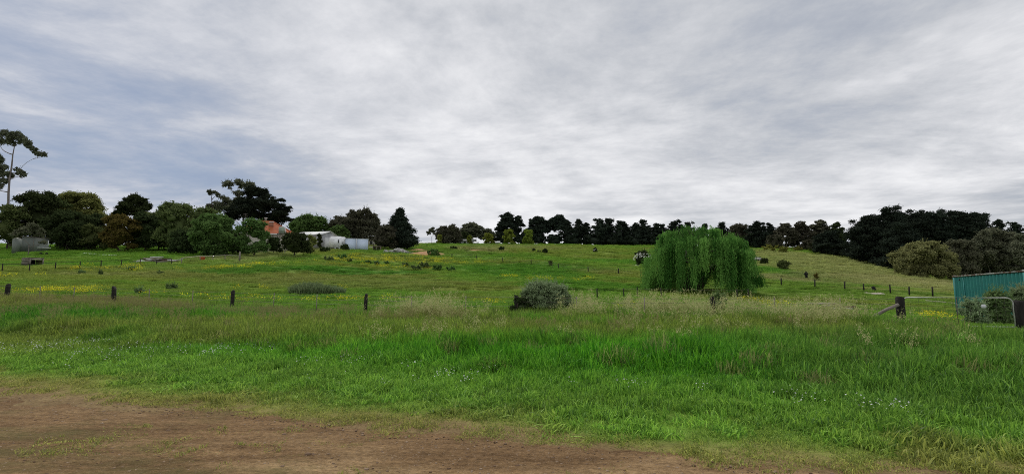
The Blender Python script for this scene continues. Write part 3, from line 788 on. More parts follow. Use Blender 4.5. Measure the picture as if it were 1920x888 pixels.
for k, (p, tp, w) in enumerate(pines):
    lb = f'{ORD[k]} dark ragged pine in the ridge row counting from the umbrella-shaped gum'
    T('pine_tree', lb, p, 232 + (k * 37 % 11), tp + (k * 17 % 5) - 2, w * 1.1, 'pine', 'pine', seed=60 + k, group='ridge row of pines', levels=5 + k % 3, low=.28, blunt=.50 + .35 * ((k * 29) % 7) / 7, cover=1.25, lean=.2 * (((k * 13) % 5) - 2) / 2, rag=.5, lnk=.9)
for k, (p, tp, w) in enumerate([(940, 436, 34), (975, 438, 34), (1008, 437, 36), (1040, 440, 40), (1075, 440, 44), (1112, 440, 44), (1150, 441, 44), (1190, 441, 46), (1232, 440, 46), (1275, 440, 46), (1315, 440, 44)]):
    T('understory_tree', f'{ORD[k]} low dark tree in the undergrowth row beneath the ridge pines', p, 231, tp, w * 1.35, 'round', 'pine', seed=80 + k, group='undergrowth below the ridge row', n=13, cover=1.2, low=.03)

# --- wood behind the willow
WG = 'wood on the hill behind the willow'
T('pine_tree', 'flat-topped dark pine just behind the willow crown', 1358, 205, 417, 44, 'pine', 'pine', seed=91, group=WG, blunt=0.73, levels=9)
T('gum_tree', 'brownish gum next to the willow crown on the hill', 1388, 196, 421, 50, 'round', 'gum_brown', seed=92, group=WG, n=24)
T('pine_tree', 'dense black pine with a double crown on the hill', 1424, 186, 415, 50, 'pine', 'pine', seed=93, group=WG, blunt=0.78, levels=9, low=.08, cover=1.5)
T('pine_tree', 'smaller black pine beside the double-crowned pine', 1450, 190, 417, 34, 'pine', 'pine', seed=94, group=WG, blunt=0.78, levels=9, low=.1)
T('gum_tree', 'grey-brown gum with a pale straight trunk at the wood edge', 1478, 182, 418, 48, 'gum', 'gum_brown', 'gum_bark', seed=95, group=WG, n=24, low=.25, cover=1.4)
T('gum_tree', 'low rounded grey gum in front of the pale straight trunk', 1456, 176, 440, 40, 'round', 'gum_brown', seed=96, group=WG)
T('gum_tree', 'brown-topped gum in the middle of the hill wood', 1508, 186, 416, 48, 'gum', 'gum_brown', seed=97, group=WG, n=24, low=.2, cover=1.4)
T('gum_tree', 'tallest rounded gum on the skyline of the hill wood', 1543, 190, 412, 52, 'gum', 'gum_brown', seed=98, group=WG, n=24, low=.15, cover=1.4)
T('gum_tree', 'dark gum on the skyline beside the big pine mass', 1575, 186, 417, 42, 'gum', 'dark_green', seed=99, group=WG, n=24, low=.15, cover=1.4)
T('gum_tree', 'small grey shrubby gum at the wood edge above the gorse', 1522, 168, 450, 40, 'round', 'gum_brown', seed=100, group=WG)
for k, (p, tp, w) in enumerate([(1345, 440, 50), (1400, 442, 46), (1490, 440, 44), (1535, 442, 46), (1570, 440, 40), (1615, 430, 60)]):
    T('understory_tree', f'{ORD[k]} low dark tree along the shaded floor of the hill wood', p, 192, tp, w, 'round', 'dark_green', seed=110 + k, group='undergrowth of the hill wood', n=9)
# --- the big dark pines and pale gums of the far side
BG = 'big dark pines above the teal container'
T('pine_tree', 'dark pine sweeping to the grass at the corner of the wood', 1560, 150, 432, 70, 'pine', 'pine', seed=121, group=BG, blunt=0.68, levels=11, low=.03, cover=1.4, rag=.2, lnk=.85)
T('pine_tree', 'tall black pine whose skirt reaches down the grassy slope', 1632, 132, 402, 100, 'pine', 'pine', seed=122, group=BG, blunt=0.73, levels=13, low=.02, cover=1.4, rag=.2, lnk=.85)
T('pine_tree', 'tallest black pine above the olive gum', 1672, 134, 389, 100, 'pine', 'pine', seed=123, group=BG, blunt=0.88, levels=13, low=.02, cover=1.4, rag=.2, lnk=.85)
T('pine_tree', 'broad black pine just behind the olive gum', 1698, 122, 420, 110, 'pine', 'pine', seed=124, group=BG, blunt=0.78, levels=12, low=.02, cover=1.4, rag=.2, lnk=.85)
T('pine_tree', 'broad-topped black pine next to the tallest one', 1728, 140, 393, 90, 'pine', 'pine', seed=125, group=BG, blunt=0.88, levels=12, cover=1.4, rag=.2, lnk=.85)
T('pine_tree', 'even-topped black pine in the middle of the dark skyline', 1770, 142, 392, 90, 'pine', 'pine', seed=126, group=BG, blunt=0.88, levels=12, cover=1.4, rag=.2, lnk=.85)
T('pine_tree', 'high black pine over the grey gum crowns', 1812, 142, 391, 90, 'pine', 'pine', seed=127, group=BG, blunt=0.88, levels=12, cover=1.4, rag=.2, lnk=.85)
T('pine_tree', 'black pine where the dark skyline starts to fall', 1852, 142, 397, 84, 'pine', 'pine', seed=128, group=BG, blunt=0.83, levels=12, cover=1.4, rag=.2, lnk=.85)
T('pine_tree', 'last rounded black pine before the skyline gap', 1882, 144, 407, 60, 'pine', 'pine', seed=129, group=BG, blunt=0.83, levels=11, cover=1.4, rag=.2, lnk=.85)
T('pine_tree', 'far black flat-topped pine past the skyline gap', 1915, 165, 411, 60, 'pine', 'pine', seed=130, group=BG, blunt=0.88, levels=10, cover=1.3)
T('pine_tree', 'black pine behind and between the tallest and the broad-topped ones', 1700, 150, 393, 80, 'pine', 'pine', seed=141, group=BG, blunt=.9, levels=12, cover=1.4, rag=.2)
T('pine_tree', 'black pine behind the gap after the broad-topped one', 1750, 152, 392, 76, 'pine', 'pine', seed=142, group=BG, blunt=.9, levels=12, cover=1.4, rag=.2)
T('pine_tree', 'black pine behind the gap before the high one over the grey gums', 1792, 152, 393, 76, 'pine', 'pine', seed=143, group=BG, blunt=.9, levels=12, cover=1.4, rag=.2)
T('pine_tree', 'black pine behind the gap where the dark skyline falls', 1832, 152, 394, 76, 'pine', 'pine', seed=144, group=BG, blunt=.9, levels=12, cover=1.4, rag=.2)
T('gum_tree', 'round olive-topped gum in front of the black pines', 1734, 98, 454, 128, 'gum', 'gum_olive', 'gum_bark', seed=131, cover=1.5, lnk=.85,
  lobes=[(1735, 463, 24, 9), (1712, 470, 20, 11), (1758, 472, 22, 11), (1693, 484, 22, 12), (1724, 488, 24, 13), (1758, 492, 26, 14), (1778, 488, 18, 13), (1690, 502, 16, 13), (1715, 510, 20, 13), (1745, 512, 24, 12), (1775, 510, 20, 13), (1730, 478, 22, 12)])
GG = 'grey gums behind the teal container'
T('gum_tree', 'grey-green gum between the olive gum and the container', 1800, 105, 450, 70, 'gum', 'gum_grey', 'gum_bark', seed=132, group=GG, cover=1.5, lnk=.85,
  lobes=[(1790, 460, 16, 10), (1810, 464, 16, 10), (1785, 478, 18, 12), (1812, 482, 20, 13), (1798, 498, 20, 13), (1780, 510, 18, 12), (1815, 508, 20, 13)])
T('gum_tree', 'tall grey-green gum crowning above the container roof', 1858, 108, 431, 100, 'gum', 'gum_grey', 'gum_bark', seed=133, group=GG, cover=1.5, lnk=.85,
  lobes=[(1862, 440, 18, 10), (1843, 446, 16, 10), (1882, 448, 18, 11), (1836, 462, 18, 12), (1862, 464, 24, 13), (1888, 466, 20, 13), (1845, 482, 22, 13), (1875, 486, 24, 13), (1860, 502, 26, 12)])
T('gum_tree', 'grey gum at the very edge of the view behind the container', 1912, 104, 440, 60, 'gum', 'gum_grey', 'gum_bark', seed=134, group=GG, cover=1.5, lnk=.85,
  lobes=[(1908, 450, 16, 10), (1926, 456, 18, 12), (1905, 470, 18, 12), (1925, 480, 20, 13), (1902, 492, 18, 12), (1915, 505, 24, 12)])
T('broadleaf_tree', 'dark bushy tree filling the shade below the grey gums', 1838, 112, 478, 110, 'round', 'dark_green', seed=135, n=12, cover=1.2)
T('broadleaf_tree', 'dark bushy tree filling the shade behind the olive gum', 1768, 114, 490, 80, 'round', 'dark_green', seed=136, n=12, cover=1.2)


# ------------------------------------------------------------------ the weeping willow
def build_willow():
    rng = np.random.default_rng(77)
    Y0 = 42.0; px0 = 1305
    X0 = xat(px0, Y0); z0 = tz(X0, Y0) - .1
    root = empty('weeping_willow', (X0, Y0, z0), 0, 'big bright green weeping willow hanging to the ground beyond the fence', 'tree')
    tr = MB(); cr = MB()
    k = Y0 / F0
    P = lambda px, py, d=0.0: np.array([(px - px0) * k, d, float(at(px, py, Y0)[2] - z0)])
    base = np.array([-.55, 0, 0])
    forks = []
    for j in range(4):
        a = np.array([-.75 + j * .32, rng.uniform(-.3, .3), 0]); b = np.array([-1.4 + j * 1.0, rng.uniform(-.7, .7), 2.4 + rng.uniform(-.2, .4)])
        limb(tr, a, b, .34, .20, rng, .06, 5, 8); forks.append(b)
    # dome of branch tips, lower and wider at one side
    sil = [(1216, 480), (1222, 455), (1236, 436), (1256, 424), (1284, 418), (1318, 418), (1346, 424), (1366, 434), (1380, 451), (1394, 474), (1408, 500), (1420, 515)]
    sx = np.array([s[0] for s in sil]); sy = np.array([s[1] for s in sil])
    tips = []
    for j in range(150):
        az = rng.uniform(0, 2 * math.pi); q = math.sqrt(rng.random()) if j % 2 == 0 else rng.uniform(.6, 1.0)
        px = 1316 + 98 * q * math.cos(az); dpt = 5.0 * q * math.sin(az)
        topy = np.interp(px, sx, sy)
        edge = min(1, abs(dpt) / 5.0)
        drop = abs(rng.normal(0, 4)) + (q ** 3) * 20 + edge ** 2 * 26 + abs(rng.normal(0, 7)) + (rng.random() < .45) * rng.uniform(8, 62)
        tips.append((P(px, topy + 3 + drop, dpt), q, az))
    for j, (p, q, az) in enumerate(tips):
        if j % 2 == 0:
            f = forks[int(np.argmin([np.linalg.norm(f - p) for f in forks]))]
            limb(tr, f, p, .09, .015, rng, .12, 4, 4)
        out = np.array([math.cos(az), math.sin(az), 0.0]) * (.3 + .7 * q)
        ns = int(rng.integers(22, 64))
        reach = min(p[2] - .25, rng.uniform(1.5, 3.4)) if q < .75 else min(p[2] - .15, rng.uniform(1.8, 4.2))
        reach = max(reach, .6)
        tone = rng.normal(.48, .28)
        for s in range(ns):
            o = p + rng.normal(size=3) * np.array([.20, .20, .12])
            ln = reach * rng.uniform(.62, 1.05)
            m = int(ln / .105) + 4
            tt = np.linspace(0, 1, m)
            hv = out * rng.uniform(.15, .50) + rng.normal(size=3) * np.array([.10, .10, 0])
            x = o[0] + hv[0] * np.sqrt(tt) ; y = o[1] + hv[1] * np.sqrt(tt)
            z = o[2] + .18 * np.sin(np.minimum(tt * 5, math.pi)) * rng.uniform(.2, 1.2) - ln * tt ** 1.15
            C = np.stack([x, y, z], 1) + rng.normal(size=(m, 3)) * .035
            C = C[C[:, 2] > (.05 if p[0] < 2.9 else .35 + .35 * rng.random())]
            if len(C) < 2: continue
            n = len(C)
            nn = rng.normal(size=(n, 3)); nn[:, 2] *= .35; nn += out * .5
            nn /= np.linalg.norm(nn, axis=1)[:, None]
            a = np.stack([rng.normal(0, .18, n), rng.normal(0, .18, n), -np.ones(n)], 1)
            a -= nn * np.sum(a * nn, 1)[:, None]; a /= np.linalg.norm(a, axis=1)[:, None]
            b = np.cross(nn, a); L_ = rng.uniform(.13, .25, n)[:, None]; W_ = rng.uniform(.035, .058, n)[:, None]
            V = np.stack([C, C + a * L_ * .5 + b * W_ * .5, C + a * L_, C + a * L_ * .5 - b * W_ * .5], 1).reshape(-1, 3)
            cr.add(V, np.arange(4 * n).reshape(n, 4), None, np.repeat(np.clip(tone + rng.normal(0, .22) + rng.normal(0, .08, n), 0, 1), 4))
    tr.build('trunk', M['bark'], root, True)
    cr.build('crown', M['willow'], root)


build_willow()


# ------------------------------------------------------------------ shrubs and bushes in the paddocks
def bush(px, by, ty, w, leaf, label, name='bush', group=None, seed=0, n=8, cover=1.4, lnk=1.0, bloom=None):
    g = hit(px, by)
    root = make_tree(name, label, px, g[1], ty, w, 'round', leaf, group=group, seed=seed, n=n, cover=cover * .8, lnk=lnk * .9, cat='bush', low=.1, sprigs=40, sprig_len=max(.25, w * g[1] / F0 * .13))
    if bloom:
        rng = np.random.default_rng(seed); mb = MB(); H = float(at(px, ty, g[1])[2] - g[2]); W = w * g[1] / F0
        d = rng.normal(size=(bloom, 3)); d /= np.linalg.norm(d, axis=1)[:, None]; d[:, 2] = np.abs(d[:, 2])
        C = d * np.array([W * .5, W * .5, H * .5]) + np.array([0, 0, H * .5])
        s = max(.12, g[1] * .0026)
        mb.cards(C, d + rng.normal(size=d.shape) * .4, s, s * .8, rng); mb.build('blossom', M['white_bloom'], root)
    return root


PB = 'bushes scattered over the paddocks'
bush(940, 470, 463, 11, 'dark_green', 'small round dark bush below the far white-roofed shed', group=PB, seed=201)
bush(1001, 471, 467, 7, 'dark_green', 'tiny dark bush between the young bright trees and the drain', group=PB, seed=202)
bush(1011, 474, 470, 8, 'olive', 'tiny olive bush beside the low rounded dark one', group=PB, seed=203)
bush(1023, 475, 467, 13, 'dark_green', 'low rounded dark bush in the paddock below the ridge pines', group=PB, seed=204)
bush(1117, 472, 465, 8, 'dark_green', 'small dark bush with a white flowered top below the ridge pines', group=PB, seed=205, bloom=60)
bush(1033, 500, 490, 9, 'olive', 'scraggy little bush beside the mid-slope fence', group=PB, seed=206, n=6)
bush(1207, 499, 471, 36, 'dark_green', 'dark rose bush with white flowers beside the willow', group=PB, seed=207, n=12, bloom=170)
bush(1420, 491, 481, 22, 'weed', 'white blossoming bush on the slope past the willow', group=PB, seed=208, bloom=420)
bush(1435, 495, 485, 22, 'dark_green', 'dark bush touching the white blossoming one', group=PB, seed=209)
bush(1471, 506, 489, 30, 'olive', 'rounded olive bush alone on the grassy slope', group=PB, seed=210, n=10)
bush(1448, 472, 461, 34, 'gorse', 'yellow-green gorse bush at the edge of the hill wood', group=PB, seed=211)
bush(1472, 474, 464, 26, 'gorse', 'lower gorse bush beside the pale straight gum trunk', group=PB, seed=212)
bush(1500, 472, 465, 22, 'gorse', 'small gorse bush past the pale straight gum trunk', group=PB, seed=213)
bush(1531, 525, 514, 10, 'wattle', 'thin brown-green bush beside the black stump', group=PB, seed=214, n=6)
bush(850, 468, 463, 16, 'dark_green', 'low green bush behind the sandy mound', group=PB, seed=215, n=7)
bush(812, 480, 468, 26, 'green', 'leafy weed mound behind the orange soil', group=PB, seed=216, n=8)
for k, (p, b, t_, w) in enumerate([(690, 494, 487, 12), (705, 497, 488, 14), (725, 496, 489, 10), (795, 503, 490, 26), (820, 508, 494, 34), (780, 507, 495, 24), (845, 509, 498, 24), (760, 500, 492, 16), (655, 492, 485, 12), (615, 490, 480, 26), (640, 486, 476, 24)]):
    bush(p, b, t_ + (b - t_) * .25, w, 'weed' if k % 2 else 'green', f'{ORD[k]} leafy weed clump on the flowery slope below the sheds, counted from the farmhouse side' if k < 2 else
         ['', '', 'small weed clump alone among yellow flowers below the pale blue shed', 'thistle clump in the grey-green weed bed on the slope', 'widest thistle clump of the grey-green weed bed', 'lower thistle clump at the near edge of the weed bed', 'outermost thistle clump of the weed bed towards the open paddock', 'weed clump just below the rubble pile', 'dark weed clump below the caravan', 'tall dry weed clump by the spreading dark tree', 'dry weed clump below the pale blue shed'][k],
         'weed_clump', 'weed clumps on the flowery slope', 230 + k, 6)
for k, (p, b, t_, w, lb) in enumerate([(152, 515, 506, 12, 'small dark tussock below the fourth dark rail post'), (188, 515, 505, 8, 'tiny dark tussock near the yellow flowers by the rail fence'), (243, 508, 498, 26, 'broad dark tussock below the timber pile'),
                                       (300, 514, 507, 14, 'low tussock among yellow flowers past the timber pile'), (262, 552, 536, 22, 'weedy bush inside the wire fence at the second post'), (322, 544, 528, 36, 'dark twiggy thicket in a hollow of the paddock')]):
    bush(p, b, t_ + (b - t_) * .35, w, 'weed', lb, 'tussock', 'tussocks in the near paddock', 250 + k, 6)
make_tree('bush', 'bare pale twiggy bush in front of the old tin shed', 48, 82, 418, 70, 'gum', 'gum_grey', 'gum_bark', seed=260, n=9, low=.3, cover=.5, cat='bush')
for k, (p, Y_, t_, w, lb) in enumerate([(190, 106, 428, 60, 'shadowy low bush behind the wattle, nearer the olive-yellow tree'), (252, 105, 424, 60, 'shadowy low bush between the wattle and the dark gap tree'), (302, 104, 420, 56, 'shadowy low bush at the foot of the tall dull olive tree'), (360, 100, 425, 60, 'shadowy low bush behind the green tree by the rail fence'), (510, 90, 446, 30, 'leafy bush hiding the farmhouse wall below the chimneys')]):
    make_tree('bush', lb, p, Y_, t_, w, 'round', 'dark_green', seed=300 + k, n=9, cat='bush', group='shadowy bushes under the yard trees')
# at the roadside fence
make_tree('shrub', 'grey-green leafy shrub growing through the wire fence', 1020, 20.2, 531, 118, 'round', 'sage', seed=261, n=26, cover=.7, lnk=.8, sprigs=420, sprig_len=.34, low=.1, cat='shrub')
make_tree('shrub', 'dark twiggy low shrub joined to the side of the grey-green one', 975, 19.6, 556, 46, 'round', 'dark_green', seed=262, n=9, sprigs=90, sprig_len=.3, cover=.6, lnk=.6, low=.1, cat='shrub')
make_tree('shrub', 'small leafy shrub at the foot of the willow by the roadside fence', 1345, 24, 548, 44, 'round', 'weed', seed=263, n=9, sprigs=60, cover=.8, lnk=.7, low=.1, cat='shrub')
make_tree('shrub', 'pale weedy shrub behind the gate before the container corner', 1822, 19.2, 566, 62, 'round', 'sage', seed=264, n=16, sprigs=220, sprig_len=.32, cover=.6, lnk=.85, low=.1, cat='shrub')
make_tree('shrub', 'tall weedy shrub behind the white disc on the gate', 1866, 19.8, 548, 72, 'round', 'weed', seed=265, n=18, sprigs=220, sprig_len=.32, cover=.6, lnk=.85, low=.1, cat='shrub')
make_tree('shrub', 'tallest weedy shrub behind the thick gate post', 1915, 20.3, 541, 76, 'round', 'sage', seed=266, n=18, sprigs=220, sprig_len=.32, cover=.6, lnk=.85, low=.1, cat='shrub')


def reeds(px, by, ty, w, label, seed, n=900):
    g = hit(px, by); rng = np.random.default_rng(seed); H = float(at(px, ty, g[1])[2] - g[2]); W = w * g[1] / F0
    root = empty('reed_clump', g, 0, label, 'reeds', 'reed clumps in the near paddock'); mb = MB()
    V = []; rv = []
    for k in range(n):
        r = math.sqrt(rng.random()); az = rng.uniform(0, 6.283); o = np.array([r * math.cos(az) * W / 2, r * math.sin(az) * W * .35, 0])
        h = H * rng.uniform(.55, 1.0) * (1 - .45 * r * r); ln = rng.normal(size=2) * .22 * h + np.array([math.cos(az), math.sin(az)]) * .18 * h * r
        s = rng.normal(size=2); s /= np.linalg.norm(s) + 1e-6; sv = np.array([s[0], s[1], 0]) * .022
        m = o + np.array([ln[0] * .35, ln[1] * .35, h * .6]); tpt = o + np.array([ln[0], ln[1], h])
        V += [o - sv, o + sv, m + sv * 1.2, m - sv * 1.2, tpt + sv * .3, tpt - sv * .3]; rv += [rng.random()] * 6
    i = np.arange(n)[:, None] * 6
    mb.add(np.array(V), np.concatenate([i + [0, 1, 2, 3], i + [3, 2, 4, 5]]), None, np.array(rv)); mb.build('foliage', M['reed'], root)


reeds(582, 551, 525, 76, 'tall blue-green reed clump in the paddock behind the third post', 270, 1500)
reeds(625, 551, 533, 44, 'shorter reed clump trailing from the tall blue-green one', 271, 700)


def stump(px, by, ty, label, seed, name='burnt_stump'):
    g = hit(px, by); rng = np.random.default_rng(seed); H = float(at(px, ty, g[1])[2] - g[2])
    root = empty(name, g, 0, label, 'stump'); mb = MB()
    mb.tube([(0, 0, -.1), (.03, 0, H * .45), (-.05, .03, H * .8), (.05, 0, H)], [.22, .16, .17, .08], 7)
    mb.build('stem', M['dark_hole'], root); b = MB()
    for s in (-1, 1):
        b.tube([(0, 0, H * .5), (s * H * .22, .05, H * .68), (s * H * .30, .05, H * (.95 if s > 0 else .72))], [.11, .09, .05], 6)
    b.build('branch', M['dark_hole'], root)


stump(1512, 523, 509, 'black forked stump on the grassy slope past the willow', 281)
stump(1639, 545, 537, 'small black stump beside the slope fence', 282)


# ------------------------------------------------------------------ fences
def wire_run(mb, pts, r, n=4):
    for a, b in zip(pts[:-1], pts[1:]):
        a = np.asarray(a); b = np.asarray(b); mid = (a + b) / 2 - np.array([0, 0, np.linalg.norm(b - a) * .004])
        mb.tube([a, mid, b], r, n, False)


def roadside_fence():
    root = empty('wire_fence', (0, 19.5, 0), 0, 'roadside wire fence with dark weathered posts across the verge', 'fence')
    root.location = (0, 0, 0)
    data = [(-165, 25.5, 529, .085), (15, 24.3, 533, .105), (215, 23.1, 538, .10), (437, 21.9, 545, .085), (686, 20.7, 552, .08), (968, 19.5, 553, .08), (1336, 18.3, 556, .08)]
    tops = []
    rng = np.random.default_rng(3)
    for px, Y, ty, r in data:
        p = at(px, ty, Y); g = tz(p[0], Y); mb = MB(); z = p[2]
        P = [(p[0] - .02, Y, g - .3), (p[0], Y, (g + z) / 2), (p[0] + rng.uniform(-.03, .03), Y, z - .02), (p[0] + rng.uniform(-.03, .03), Y, z)]
        mb.tube(P, [r * 1.05, r, r * .98, r * .86], 9); mb.build('post', M['post'], root)
        tops.append(np.array([p[0], Y, g, z]))
    end = at(1687, 556, 17.1); tops.append(np.array([end[0], 17.1, tz(end[0], 17.1), end[2]]))
    for j, f in enumerate((.22, .42, .62, .78, .93)):
        mb = MB(); wire_run(mb, [np.array([q[0], q[1] - .09, q[2] + (q[3] - q[2]) * f]) for q in tops], .005); mb.build('wire', M['wire'], root)
    for a, b in zip(tops[:-1], tops[1:]):
        for s in (.33, .67):
            q = a + (b - a) * (s + rng.uniform(-.02, .02)); mb = MB()
            mb.tube([(q[0], q[1] - .1, q[2] + .05), (q[0] + rng.uniform(-.03, .03), q[1] - .1, q[2] + (q[3] - q[2]) * .97)], [.018, .018], 5); mb.build('dropper', M['grey_wood'], root)


roadside_fence()


def field_fence(name, label, posts, h, r, mat, wires=(.35, .65, .95), wr=.006, rail=None):
    """posts: (photo column, row of the foot); heights from h"""
    root = empty(name, (0, 0, 0), 0, label, 'fence'); tops = []; rng = np.random.default_rng(len(posts))
    for px, by in posts:
        g = hit(px, by); mb = MB(); z = g[2] + h * rng.uniform(.92, 1.08)
        mb.tube([(g[0], g[1], g[2] - .2), (g[0] + rng.uniform(-.04, .04), g[1], z)], [r, r * .9], 6); mb.build('post', mat, root); tops.append(np.array([g[0], g[1], g[2], z]))
    if wires:
        for f in wires:
            mb = MB(); wire_run(mb, [np.array([q[0], q[1] - r, q[2] + h * f]) for q in tops], wr, 3); mb.build('wire', M['wire'], root)
    if rail:
        for a, b in zip(tops[:-1], tops[1:]):
            mb = MB(); mb.tube([np.array([a[0], a[1] - .05, a[3] - .06]), np.array([b[0], b[1] - .05, b[3] - .06])], rail[0], 4); mb.build('rail', rail[1], root)
    return root


field_fence('rail_fence', 'dark low post and rail fence below the old sheds', [(-60, 513), (4, 511), (55, 510), (103, 507), (149, 504), (189, 503), (227, 501), (262, 499), (293, 498), (321, 496)], .90, .055, M['post'], None, rail=(.022, M['post']))
field_fence('rail_fence', 'pale grey rail fence running up to the farmhouse trees', [(340, 495), (375, 490), (399, 489), (422, 488), (449, 488)], .85, .06, M['grey_wood'], None, rail=(.04, M['pale_wood']))
g = hit(449, 489); mb = MB(); mb.tube([(0, 0, -.2), (0, 0, .7), (.02, 0, 1.45)], [.14, .13, .12], 8); o = mb.build('timber_post', M['grey_wood'], None, True); o.location = g; tag(o, 'tall grey timber post ending the pale rail fence', 'post')
field_fence('wire_fence', 'wire fence climbing the slope from the willow to the sandy mound', [(847, 483), (893, 487), (942, 492), (996, 496), (1047, 504), (1103, 511), (1160, 514), (1225, 519)], .85, .08, M['post'])
field_fence('wire_fence', 'wire fence crossing the pale slope between willow and container', [(1400, 529), (1465, 535), (1528, 539), (1584, 543), (1620, 546), (1670, 550), (1705, 553), (1749, 556), (1800, 559)], .8, .065, M['post'])
field_fence('wire_fence', 'short wire fence on the skyline beside the lone dark pine', [(700, 463), (712, 464), (731, 463.5), (758, 465), (768, 464.5), (800, 463)], 1.0, .07, M['post'])
field_fence('wire_fence', 'low stake fence inside the drain in front of the willow', [(1120, 562), (1170, 560), (1195, 559), (1240, 560), (1383, 562), (1403, 560)], .75, .045, M['post'], (.9,))


def gate():
    gl = at(1690, 557, 17.28); gr = at(1899, 559, 16.75); gz = tz(16, 17)
    d = gr - gl; ln = float(np.hypot(d[0], d[1])); rz = math.atan2(d[1], d[0]); H = gl[2] - gz
    root = empty('farm_gate', (gl[0], gl[1], gz), rz, 'pale pipe farm gate with curved corners and wire mesh', 'gate')
    c = .22; a = np.linspace(0, math.pi / 2, 6)
    P = [(0, 0, .12)] + [(c - c * math.cos(t), 0, H - c + c * math.sin(t)) for t in a] + [(ln - c + c * math.sin(t), 0, H - c + c * math.cos(t)) for t in a] + [(ln, 0, .12)]
    mb = MB(); mb.tube(P, .021, 8); mb.build('frame', M['gate'], root, True)
    mb = MB(); mb.tube([(0, 0, .12), (ln, 0, .12)], .022, 8); mb.build('bottom_rail', M['gate'], root, True)
    mb = MB(); mb.tube([(ln * .5, 0, .12), (ln * .5, 0, H - .02)], .012, 6); mb.build('upright', M['wire'], root, True)
    mb = MB()
    for k in range(1, 13): mb.tube([(ln * k / 13, -.01, .13), (ln * k / 13, -.01, H - .03)], .0028, 3, False)
    for k in range(1, 7): mb.tube([(.02, -.016, .12 + (H - .15) * k / 7), (ln - .02, -.016, .12 + (H - .15) * k / 7)], .0028, 3, False)
    w = mb.build('wire_mesh', M['wire'], root); w['kind'] = 'stuff'
    mb = MB(); s = (1845 - 1697) / (1899 - 1697) * ln; z = float(at(1845, 574, 16.85)[2] - gz); n = 10
    an = np.linspace(0, 6.283, n, endpoint=False); V = [(s, -.03, z), (s, -.022, z)] + [(s + .088 * math.cos(t), -.03, z + .075 * math.sin(t)) for t in an] + [(s + .088 * math.cos(t), -.022, z + .075 * math.sin(t)) for t in an]
    mb.add(V, [[2 + k, 2 + (k + 1) % n, 12 + (k + 1) % n, 12 + k] for k in range(n)], [[0, 2 + (k + 1) % n, 2 + k] for k in range(n)] + [[1, 12 + k, 12 + (k + 1) % n] for k in range(n)])
    mb.build('disc_plate', M['white_metal'], root, label='plain white disc wired to the mesh')
    # strainer posts
    for px, Y, ty, r, lb in ((1687, 17.1, 556, .135, 'thick dark strainer post with a diagonal stay beside the gate'), (1913, 16.7, 564, .20, 'very thick dark gate post at the edge of the view')):
        p = at(px, ty, Y); g0 = tz(p[0], Y); pr = empty('gate_post', (p[0], Y, g0), 0, lb, 'post', 'gate posts'); mb = MB(); h = p[2] - g0
        rng = np.random.default_rng(px)
        mb.tube([(0, 0, -.4), (.01, 0, h * .3), (-.01, 0, h * .7), (0, 0, h - .05), (.01, 0, h)], [r * 1.12, r, r * 1.05, r, r * .88], 10)
        mb.build('shaft', M['post'], pr, True)
        if px == 1687:
            a0 = at(1684, 571, 17.0) - np.array([p[0], Y, g0]); b0 = at(1640, 592, 16.9) - np.array([p[0], Y, g0])
            mb = MB(); mb.tube([a0, (a0 + b0) / 2 + np.array([0, 0, .03]), b0], [.06, .055, .06], 8); mb.build('stay', M['grey_wood'], pr, True)
        mb = MB(); mb.tube([(0, -r * 1.02, h * .72), (0, -r * 1.3, h * .72)], .02, 6); mb.build('hinge', M['wire'], pr)


M['gate'] = pmat('galvanised_pipe', (.52, .54, .48), (.36, .37, .33), 3, .5)
gate()


